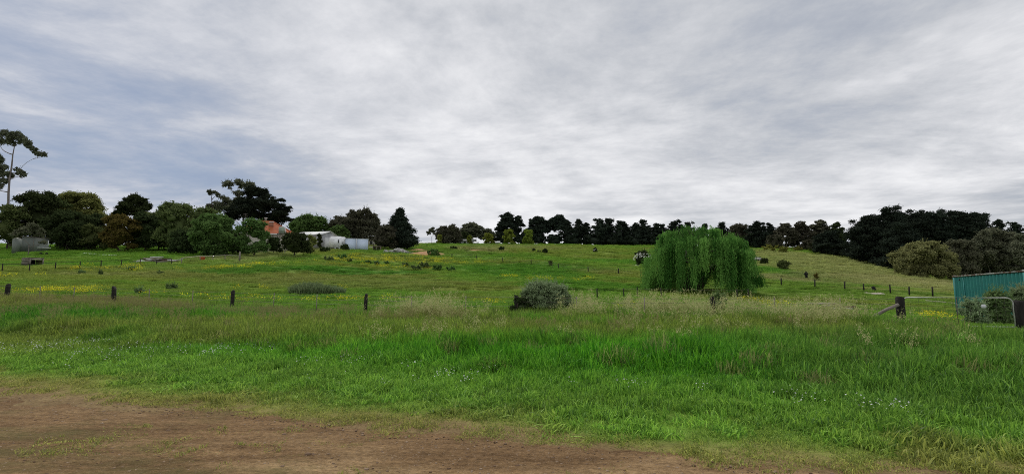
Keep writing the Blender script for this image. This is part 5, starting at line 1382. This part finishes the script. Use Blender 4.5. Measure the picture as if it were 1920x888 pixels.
def rubble():
    rng = np.random.default_rng(9); c = hit(747, 474); W = 38 * c[1] / F0
    root = empty('rubble_pile', c, 0, 'heap of grey and white rubble stones below the skyline fence', 'rubble'); mb = MB()
    for k in range(130):
        x = rng.normal(0, .24) * W; y = rng.normal(0, 1.0); s = rng.uniform(.15, .5)
        z = tz(c[0] + x, c[1] + y) - c[2] + .1 + rng.uniform(0, .8) * max(0, 1 - abs(2.4 * x / W))
        b = MB(); b.sphere((0, 0, 0), np.array([1, .8, .7]) * s, 6, 3); V = b.v[0] * rng.uniform(.7, 1.25, (len(b.v[0]), 1)) + np.array([x, y, z])
        mb.add(V, b.q[0], b.t[0])
    o = mb.build('stone', M['stone'], root); o['kind'] = 'stuff'
    c = hit(706, 470); r2 = empty('wooden_crate', c, .1, 'dark open wooden crate at the end of the rubble heap', 'crate'); w = 13 * c[1] / F0; h = float(at(706, 461.5, c[1])[2] - c[2])
    for x in (-w / 2, 0, w / 2):
        mb = MB(); mb.box((x, 0, h / 2), (.12, .12, h)); mb.build('post', M['grey_wood'], r2)
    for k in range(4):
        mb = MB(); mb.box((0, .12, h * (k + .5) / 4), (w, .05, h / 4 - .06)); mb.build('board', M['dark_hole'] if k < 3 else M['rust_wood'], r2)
    for s in (-1, 1):
        mb = MB(); mb.box((s * w / 2, .7, h * .45), (.05, 1.1, h * .9)); mb.build('side_board', M['rust_wood'], r2)
    mb = MB(); mb.box((0, .6, h + .04), (w + .2, 1.5, .06)); mb.build('lid', M['grey_wood'], r2)
    c = hit(379, 489); mb = MB(); mb.tube([(0, 0, 0), (0, 0, .03), (0, 0, .5), (0, 0, .54)], [.30, .32, .36, .38], 14); mb.tube([(0, 0, .54), (0, 0, .60)], [.40, .34], 14)
    o = mb.build('plastic_bin', M['orange'], None); o.location = c; tag(o, 'small orange bin beside the pale rail fence', 'bin')


rubble()


# ------------------------------------------------------------------ grass, flowers and gravel (nobody could count these)
SRC = {}


def blades(rng, n, rad, h0, h1, w, lean, curve=1.0, base_r=1.0):
    """V, Q, T, rv of n bent blades standing within radius rad"""
    r = np.sqrt(rng.random(n)) * rad; az = rng.uniform(0, 2 * np.pi, n)
    o = np.stack([r * np.cos(az), r * np.sin(az), np.full(n, -.02)], 1)
    h = rng.uniform(h0, h1, n) * (1 - .25 * (r / rad) ** 2)
    la = rng.uniform(0, 2 * np.pi, n); lm = np.abs(rng.normal(0, lean, n)) * h
    ld = np.stack([np.cos(la), np.sin(la), np.zeros(n)], 1) * lm[:, None]
    sa = rng.uniform(0, 2 * np.pi, n); s = np.stack([np.cos(sa), np.sin(sa), np.zeros(n)], 1) * (w * rng.uniform(.6, 1.3, n) / 2)[:, None]
    up = np.array([0, 0, 1.0])
    m1 = o + ld * .18 + up * (h * .42)[:, None]; m2 = o + ld * .52 + up * (h * .78)[:, None]
    tip = o + ld * 1.05 + up * (h * (1 - .25 * np.minimum(lm / h, 1.2)))[:, None]
    V = np.stack([o - s, o + s, m1 - s * .95, m1 + s * .95, m2 - s * .62, m2 + s * .62, tip], 1).reshape(-1, 3)
    i = np.arange(n)[:, None] * 7
    Q = np.concatenate([i + [0, 1, 3, 2], i + [2, 3, 5, 4]]); T_ = i + [4, 5, 6]
    return V, Q, T_, np.repeat(rng.random(n), 7)


def source(kind, meshes):
    c = bpy.data.collections.new(kind)
    for k, (me) in enumerate(meshes):
        o = bpy.data.objects.new(f'{kind}_{k:02d}', me); c.objects.link(o)
    SRC[kind] = c


def grass_source(kind, variants, mat, **kw):
    out = []
    for k in range(variants):
        rng = np.random.default_rng(900 + k + len(kind) * 13)
        mb = MB(); V, Q, T_, rv = blades(rng, **kw); mb.add(V, Q, T_, rv); me = mb.mesh(kind); me.materials.append(mat); out.append(me)
    source(kind, out)


grass_source('short', 5, M['grass'], n=200, rad=.20, h0=.018, h1=.055, w=.0065, lean=1.1)
grass_source('lawn', 6, M['grass'], n=130, rad=.20, h0=.06, h1=.19, w=.0115, lean=.6)
grass_source('tall', 7, M['grass'], n=170, rad=.28, h0=.24, h1=.62, w=.0150, lean=.30)
grass_source('paddock', 6, M['grass_far'], n=170, rad=1.0, h0=.3, h1=1.0, w=.050, lean=.9)


def seed_source(kind, variants, n, h0, h1, headlen, droop, mat, nspik):
    out = []
    for k in range(variants):
        rng = np.random.default_rng(1500 + k + len(kind)); mb = MB()
        V, Q, T_, rv = blades(rng, n * 2, .24, h0 * .4, h0 * .9, .008, .35); mb.add(V, Q, T_, rv * .4)
        for s in range(n):
            az = rng.uniform(0, 6.283); r = .24 * math.sqrt(rng.random()); o = np.array([r * math.cos(az), r * math.sin(az), 0]); h = rng.uniform(h0, h1)
            ld = rng.normal(0, .14 * h, 2); tip = o + np.array([ld[0], ld[1], h]); md = o + np.array([ld[0] * .3, ld[1] * .3, h * .55])
            w = np.array([rng.normal(), rng.normal(), 0]); w = w / np.linalg.norm(w) * .0032
            mb.add([o - w, o + w, md + w, md - w, tip + w * .7, tip - w * .7], [[0, 1, 2, 3], [3, 2, 4, 5]], None, .6)
            # spikelets
            f = np.sort(rng.random(nspik)); C = md + (tip - md) * (1 - headlen + headlen * f)[:, None] + rng.normal(size=(nspik, 3)) * np.array([droop, droop, .012])
            a = rng.normal(size=(nspik, 3)) * .5; a[:, 2] -= 1.0 if droop > .03 else -1.2; a /= np.linalg.norm(a, axis=1)[:, None]
            b = np.cross(a, rng.normal(size=(nspik, 3))); b /= np.linalg.norm(b, axis=1)[:, None] + 1e-6
            L_ = rng.uniform(.030, .060, nspik)[:, None] * (1.15 if droop > .03 else .7); W_ = L_ * .32
            VV = np.stack([C, C + a * L_ * .5 + b * W_ * .5, C + a * L_, C + a * L_ * .5 - b * W_ * .5], 1).reshape(-1, 3)
            mb.add(VV, np.arange(4 * nspik).reshape(-1, 4), None, 1.0)
        me = mb.mesh(kind); me.materials.append(mat); out.append(me)
    source(kind, out)


def seedmat(name, head):
    m, t, out = new_mat(name)
    a = N(t, 'ShaderNodeAttribute'); a.attribute_type = 'INSTANCER'; a.attribute_name = 'tint'
    rv = N(t, 'ShaderNodeAttribute'); rv.attribute_name = 'rv'
    c = mix_n(t, ramp_n(t, rv.outputs['Fac'], [(.45, (0, 0, 0)), (.62, (.55, .55, .55)), (.95, (1, 1, 1))]), a.outputs['Color'], head)
    d = N(t, 'ShaderNodeBsdfDiffuse'); tr = N(t, 'ShaderNodeBsdfTranslucent'); mx = N(t, 'ShaderNodeMixShader'); mx.inputs[0].default_value = .35
    L(t, c, d.inputs[0]); L(t, c, tr.inputs[0]); L(t, d.outputs[0], mx.inputs[1]); L(t, tr.outputs[0], mx.inputs[2]); L(t, mx.outputs[0], out.inputs[0])
    return m


M['oat'] = seedmat('oat_heads', (.52, .51, .24))
M['rye'] = seedmat('brown_grass_heads', (.30, .27, .12))
seed_source('oats', 6, 9, .60, 1.08, .6, .040, M['oat'], 11)
seed_source('browntop', 6, 22, .45, .78, .45, .010, M['rye'], 12)


def flower_source(kind, variants, n, rad, size, h0, h1, mat):
    out = []
    for k in range(variants):
        rng = np.random.default_rng(1700 + k + len(kind)); mb = MB()
        for s in range(n):
            r = rad * math.sqrt(rng.random()); az = rng.uniform(0, 6.283); c = np.array([r * math.cos(az), r * math.sin(az), rng.uniform(h0, h1)])
            nn = np.array([rng.normal(0, .45), rng.normal(0, .45) - .35, 1.0]); nn /= np.linalg.norm(nn); a = np.cross(nn, [0, 1, 0.3]); a /= np.linalg.norm(a); b = np.cross(nn, a)
            q = size * rng.uniform(.7, 1.2); an = np.linspace(0, 6.283, 8, endpoint=False)
            V = [c - nn * q * .15] + [c + (a * math.cos(t) + b * math.sin(t)) * q * (1 if j % 2 else .72) for j, t in enumerate(an)]
            mb.add(V, None, [[0, 1 + j, 1 + (j + 1) % 8] for j in range(8)], rng.random())
        me = mb.mesh(kind); me.materials.append(mat); out.append(me)
    source(kind, out)


M['yellow_petal'] = leafmat('yellow_petals', (.62, .54, .02), (.85, .80, .06), .3)
M['white_petal'] = leafmat('white_petals', (.62, .64, .60), (.82, .83, .80), .3)
flower_source('capeweed', 5, 26, .45, .025, .16, .34, M['yellow_petal'])
flower_source('capeweed_far', 5, 40, 1.1, .056, .15, .42, M['yellow_petal'])
flower_source('daisy', 5, 4, .14, .0115, .07, .15, M['white_petal'])


def gn_tree(kind):
    ng = bpy.data.node_groups.new('scatter_' + kind, 'GeometryNodeTree')
    ng.interface.new_socket('Geometry', in_out='INPUT', socket_type='NodeSocketGeometry')
    ng.interface.new_socket('Geometry', in_out='OUTPUT', socket_type='NodeSocketGeometry')
    gi = ng.nodes.new('NodeGroupInput'); go = ng.nodes.new('NodeGroupOutput')
    ci = ng.nodes.new('GeometryNodeCollectionInfo'); ci.inputs[0].default_value = SRC[kind]; ci.inputs['Separate Children'].default_value = True; ci.inputs['Reset Children'].default_value = True
    ip = ng.nodes.new('GeometryNodeInstanceOnPoints'); ip.inputs['Pick Instance'].default_value = True

    def na(nm, ty):
        n = ng.nodes.new('GeometryNodeInputNamedAttribute'); n.data_type = ty; n.inputs[0].default_value = nm
        return n.outputs[0]
    er = ng.nodes.new('FunctionNodeEulerToRotation'); ng.links.new(na('rot', 'FLOAT_VECTOR'), er.inputs[0])
    ng.links.new(gi.outputs[0], ip.inputs['Points']); ng.links.new(ci.outputs[0], ip.inputs['Instance'])
    ng.links.new(na('idx', 'INT'), ip.inputs['Instance Index']); ng.links.new(er.outputs[0], ip.inputs['Rotation']); ng.links.new(na('scl', 'FLOAT_VECTOR'), ip.inputs['Scale'])
    ng.links.new(ip.outputs[0], go.inputs[0])
    return ng


def scatter(name, label, cat, kind, X, Y, sxy, sz, col, rng, tilt=.12, zoff=0.0):
    n = len(X)
    me = bpy.data.meshes.new(name); me.vertices.add(n)
    co = np.stack([X, Y, terrain(X, Y) + zoff], 1).astype(np.float32); me.vertices.foreach_set('co', co.ravel())

    def attr(nm, ty, data, key):
        a = me.attributes.new(nm, ty, 'POINT'); a.data.foreach_set(key, np.ascontiguousarray(data).ravel())
    attr('idx', 'INT', rng.integers(0, len(SRC[kind].objects), n).astype(np.int32), 'value')
    attr('rot', 'FLOAT_VECTOR', np.stack([rng.normal(0, tilt, n), rng.normal(0, tilt, n), rng.uniform(0, 6.283, n)], 1).astype(np.float32), 'vector')
    attr('scl', 'FLOAT_VECTOR', np.stack([sxy, sxy, sz], 1).astype(np.float32), 'vector')
    attr('tint', 'FLOAT_COLOR', np.concatenate([np.clip(col, 0, 1), np.ones((n, 1))], 1).astype(np.float32), 'color')
    o = bpy.data.objects.new(name, me); COL.objects.link(o)
    md = o.modifiers.new('scatter', 'NODES'); md.node_group = gn_tree(kind)
    tag(o, label, cat, kind='stuff')
    return o


def region(y0, y1, dens, rng, side=1.30, pad=3.0):
    """points spread evenly over the ground ahead, between two distances"""
    xm = side * y1 + pad; n = int(2 * xm * (y1 - y0) * dens)
    X = rng.uniform(-xm, xm, n); Y = rng.uniform(y0, y1, n); k = np.abs(X) < side * np.maximum(Y, 1) + pad
    return X[k], Y[k]


def in_gateway(X, Y):
    return np.clip((X - 11.5 - (16 - Y) * .15) / 2.5, 0, 1) * np.clip((Y - 10.5) / 2, 0, 1)


def build_grass():
    rng = np.random.default_rng(2024)
    # flat worn grass along the road
    X, Y = region(1.2, 17, 40, rng); dy = Y - road_edge(X); n = fbm(X * 1.1 + 2, Y * 1.1 + 9); n2 = fbm(X * .5 + 22, Y * .8 + 9)
    on_road = (dy < .0) & (rng.random(len(X)) < .40 * np.clip((n2 - .56) * 9, 0, 1) * np.clip((-X - .5) / 3, 0.03, 1)) & (Y > 1.5)
    keep = ((dy > -.12) & (dy < 2.2) & (rng.random(len(X)) < np.clip((dy + .40 + (n - .5) * 1.5) / .6, 0, 1))) | on_road
    X, Y, dy = X[keep], Y[keep], dy[keep]
    c = tint(X, Y); c = c * .8 + np.array((.34, .30, .09)) * .2
    s = rng.uniform(.8, 1.25, len(X)); scatter('short_grass', 'short worn yellow-green grass along the edge of the dirt road', 'grass', 'short', X, Y, s, s * rng.uniform(.6, 1.3, len(X)), c, rng)
    # verge lawn
    X, Y = region(3.0, 22, 24, rng); dy = Y - road_edge(X); n = fbm(X * .7 + 5, Y * .7 + 1); gw = in_gateway(X, Y)
    keep = (dy > .35) & (Y < fence_y(X) + .8) & (rng.random(len(X)) < np.clip((dy - .3 + (n - .5) * 1.5) / .9, 0, 1)) & ((dy < 5.6) | (gw > .2) | (rng.random(len(X)) < .25))
    X, Y, dy, n, gw = X[keep], Y[keep], dy[keep], n[keep], gw[keep]
    c = tint(X, Y) * rng.uniform(.78, 1.25, (len(X), 1)); c = c * (1 - .5 * gw[:, None]) + np.array((.21, .31, .055)) * .5 * gw[:, None]
    sz = (.55 + .75 * np.clip((dy - .6) / 2.6, 0, 1)) * (.55 + .9 * n) * rng.uniform(.8, 1.2, len(X)) * (1 - .35 * gw)
    scatter('verge_grass', 'soft green grass of the roadside verge', 'grass', 'lawn', X, Y, rng.uniform(.9, 1.3, len(X)), sz, c, rng, .2)
    # tall rank grass
    X, Y = region(7, 30, 15, rng); dy = Y - road_edge(X); n = fbm(X * .33 + 15, Y * .5 + 11); nb = fbm(X * 1.2 + 1, Y * 1.2 + 7); gw = in_gateway(X, Y)
    st_ = 3.9 + (n - .5) * 3.2 + .5 * (nb - .5)
    keep = (dy > st_) & (Y < fence_y(X) + 1.3) & (gw < .45)
    X, Y, dy, n, nb, st_ = X[keep], Y[keep], dy[keep], n[keep], nb[keep], st_[keep]
    c = tint(X, Y) * rng.uniform(.78, 1.25, (len(X), 1)); dead = rng.random(len(X)) < .05; c[dead] = c[dead] * .35 + np.array((.30, .27, .12)) * .65
    sz = (.45 + .55 * np.clip((dy - st_) / 1.2, 0, 1)) * (.62 + .75 * n) * (.8 + .45 * nb) * rng.uniform(.85, 1.15, len(X))
    sz *= 1 + .18 * np.clip((Y - fence_y(X) + 5) / 5, 0, 1)
    scatter('tall_grass', 'tall lush green grass between the verge and the wire fence', 'grass', 'tall', X, Y, rng.uniform(.9, 1.35, len(X)), sz, c, rng, .16)
    # seeding grass near the fence
    X, Y = region(10, 30, 9, rng); d = Y - fence_y(X); n = fbm(X * .4 + 51, Y * .6 + 3); gw = in_gateway(X, Y)
    u = X / Y
    kb = (d > -7.5) & (d < 1.2) & (rng.random(len(X)) < np.clip(1.15 + d / 7.0, 0, 1) * np.clip(.35 + (n - .45) * 4, 0, 1) * np.where(u < -.1, .6, .22)) & (gw < .3)
    scatter('brown_seed_grass', 'brownish seeding grass in front of the wire fence', 'grass', 'browntop', X[kb], Y[kb], np.full(kb.sum(), 1.1), rng.uniform(.75, 1.1, kb.sum()), tint(X[kb], Y[kb]), rng, .14)
    ko = (d > -2.6) & (d < 2.4) & (rng.random(len(X)) < np.clip(.34 + (n - .5) * 3.2, 0, .68) * np.clip((u + .30) / .12, 0, 1)) & (gw < .3)
    scatter('wild_oats', 'pale wild oats standing along the wire fence', 'grass', 'oats', X[ko], Y[ko], np.full(ko.sum(), 1.1), rng.uniform(.75, 1.2, ko.sum()) * (.70 + .62 * n[ko]), tint(X[ko], Y[ko]) * 1.1, rng, .18)
    ks = (d > -9) & (d < -2) & (rng.random(len(X)) < .035) & (u > -.3) & (gw < .3)
    scatter('wild_oats', 'stray pale oat stems in the tall green verge grass', 'grass', 'oats', X[ks], Y[ks], np.full(ks.sum(), 1.0), rng.uniform(.7, .95, ks.sum()), tint(X[ks], Y[ks]), rng, .15)
    # paddock, clumps growing with distance
    lo, hi = math.log(18), math.log(235); n = 26000
    Y = np.exp(rng.uniform(lo, hi, n)); X = rng.uniform(-1.22, 1.22, n) * Y
    keep = Y > fence_y(X) + .4; X, Y = X[keep], Y[keep]
    r = .011 * Y + .16
    hh = (.10 + .0016 * Y) * (.45 + 1.1 * fbm(X * .12 + 8, Y * .16 + 2)) * (.7 + .7 * fbm(X * .8, Y * .8 + 9)) + .05
    mown = np.clip((X - 14) / 5, 0, 1) * np.clip((Y - 26) / 5, 0, 1) * np.clip((56 - Y) / 3, 0, 1)
    hh *= 1 - .72 * mown
    pale = np.clip((X / Y - .42) / .08, 0, 1) * np.clip((Y - 58) / 6, 0, 1); hh *= 1 + .35 * pale
    scatter('paddock_grass', 'uneven pasture grass covering the paddocks and the hill', 'grass', 'paddock', X, Y, r, hh * rng.uniform(.7, 1.3, len(X)), tint(X, Y) * rng.uniform(.86, 1.16, (len(X), 1)), rng, .08)
    # flowers
    def spots(lst, per, far):
        XX, YY = [], []
        for px, py, rx, ry, k in lst:
            c = hit(px, py); a = hit(px, py + ry); b = hit(px, py - ry); RX = rx * c[1] / F0; RY = max(.3, (b[1] - a[1]) / 2)
            m = int(max(6, per * k * RX * RY)); q = np.sqrt(rng.random(m)); az = rng.uniform(0, 6.283, m)
            x = c[0] + RX * q * np.cos(az); y = c[1] + RY * q * np.sin(az); f = fbm(x * .45 + 3, y * .45 + 4) > .44
            XX.append(x[f]); YY.append(y[f])
        return np.concatenate(XX), np.concatenate(YY)
    X, Y = spots([(60, 551, 45, 5, 1), (115, 549, 60, 5, 1.2), (170, 552, 40, 4, .6), (480, 566, 90, 4, .8), (590, 567, 70, 4, .7), (700, 565, 60, 4, .5), (330, 560, 90, 4, .4), (1425, 572, 26, 6, .9), (1460, 580, 16, 4, .6), (1762, 602, 30, 4, 2.2), (905, 575, 30, 5, .6), (1180, 578, 70, 5, .25), (1070, 585, 14, 3, .8)], 7.0, False)
    scatter('yellow_flowers', 'bright yellow capeweed flowers just behind the roadside fence', 'flowers', 'capeweed', X, Y, np.full(len(X), 1.2), rng.uniform(.9, 1.3, len(X)), np.tile((.6, .5, .05), (len(X), 1)), rng, .1, .05)
    X, Y = spots([(490, 498, 60, 8, 1.1), (440, 503, 50, 5, .6), (300, 505, 130, 6, .45), (160, 508, 60, 4, .35), (700, 485, 90, 8, .55), (650, 488, 60, 6, .5), (790, 488, 90, 7, .45), (860, 492, 60, 6, .35), (965, 523, 34, 3, 1.6), (1010, 526, 40, 2.5, .6), (1080, 527, 40, 2, .3), (730, 500, 120, 8, .3), (20, 520, 60, 3, .25), (560, 545, 120, 4, .15)], 1.3, True)
    scatter('yellow_flowers', 'patches of yellow capeweed flowers across the paddock slope', 'flowers', 'capeweed_far', X, Y, np.clip(Y * .0085, .4, 1.0), rng.uniform(.9, 1.3, len(X)), np.tile((.6, .5, .05), (len(X), 1)), rng, .08, .03)
    X, Y = spots([(60, 660, 70, 12, .8), (150, 655, 60, 10, .7), (200, 668, 60, 12, .9), (300, 652, 40, 8, 1.3), (310, 668, 30, 6, 1.3), (390, 660, 45, 10, 1.6), (400, 672, 25, 6, 1.6), (470, 664, 60, 12, .8), (560, 690, 50, 10, .5), (665, 686, 40, 7, 1.6), (735, 692, 30, 7, 1.2), (770, 693, 40, 10, .7), (835, 713, 25, 6, 1.4), (905, 722, 32, 12, 2.0), (1090, 728, 35, 12, 1.9), (1130, 732, 35, 8, 1.2), (1180, 735, 40, 6, .7), (1310, 745, 25, 7, .8), (1500, 766, 24, 5, 2.0), (1640, 779, 26, 4, 2.0), (1700, 785, 20, 3, .8), (240, 690, 200, 16, .15), (800, 720, 300, 22, .12)], 60, False)
    scatter('white_daisies', 'tiny white daisies dotted through the verge grass', 'flowers', 'daisy', X, Y, np.full(len(X), 1.0), rng.uniform(.9, 1.5, len(X)), np.tile((.8, .8, .8), (len(X), 1)), rng, .1, .02)


build_grass()


def gravel():
    rng = np.random.default_rng(61); mb = MB()
    X = rng.uniform(-9, 5, 6500); Y = road_edge(X) - np.abs(rng.normal(0, 2.2, 6500)) - .1
    for x, y in zip(X, Y):
        if y < 1.5: continue
        s = .0055 + .013 * rng.random() ** 3 + (rng.random() < .006) * .02
        b = MB(); b.sphere((0, 0, 0), (s, s * .8, s * .6), 5, 2); mb.add(b.v[0] * rng.uniform(.75, 1.25, (len(b.v[0]), 1)) + np.array([x, y, .018]), b.q[0], b.t[0], rng.random())
    o = mb.build('gravel', M['gravel'], None); tag(o, 'small loose stones scattered on the dirt road', 'gravel', kind='stuff')


M['gravel'] = leafmat('road_stones', (.15, .10, .062), (.40, .31, .21), 0.0)
gravel()
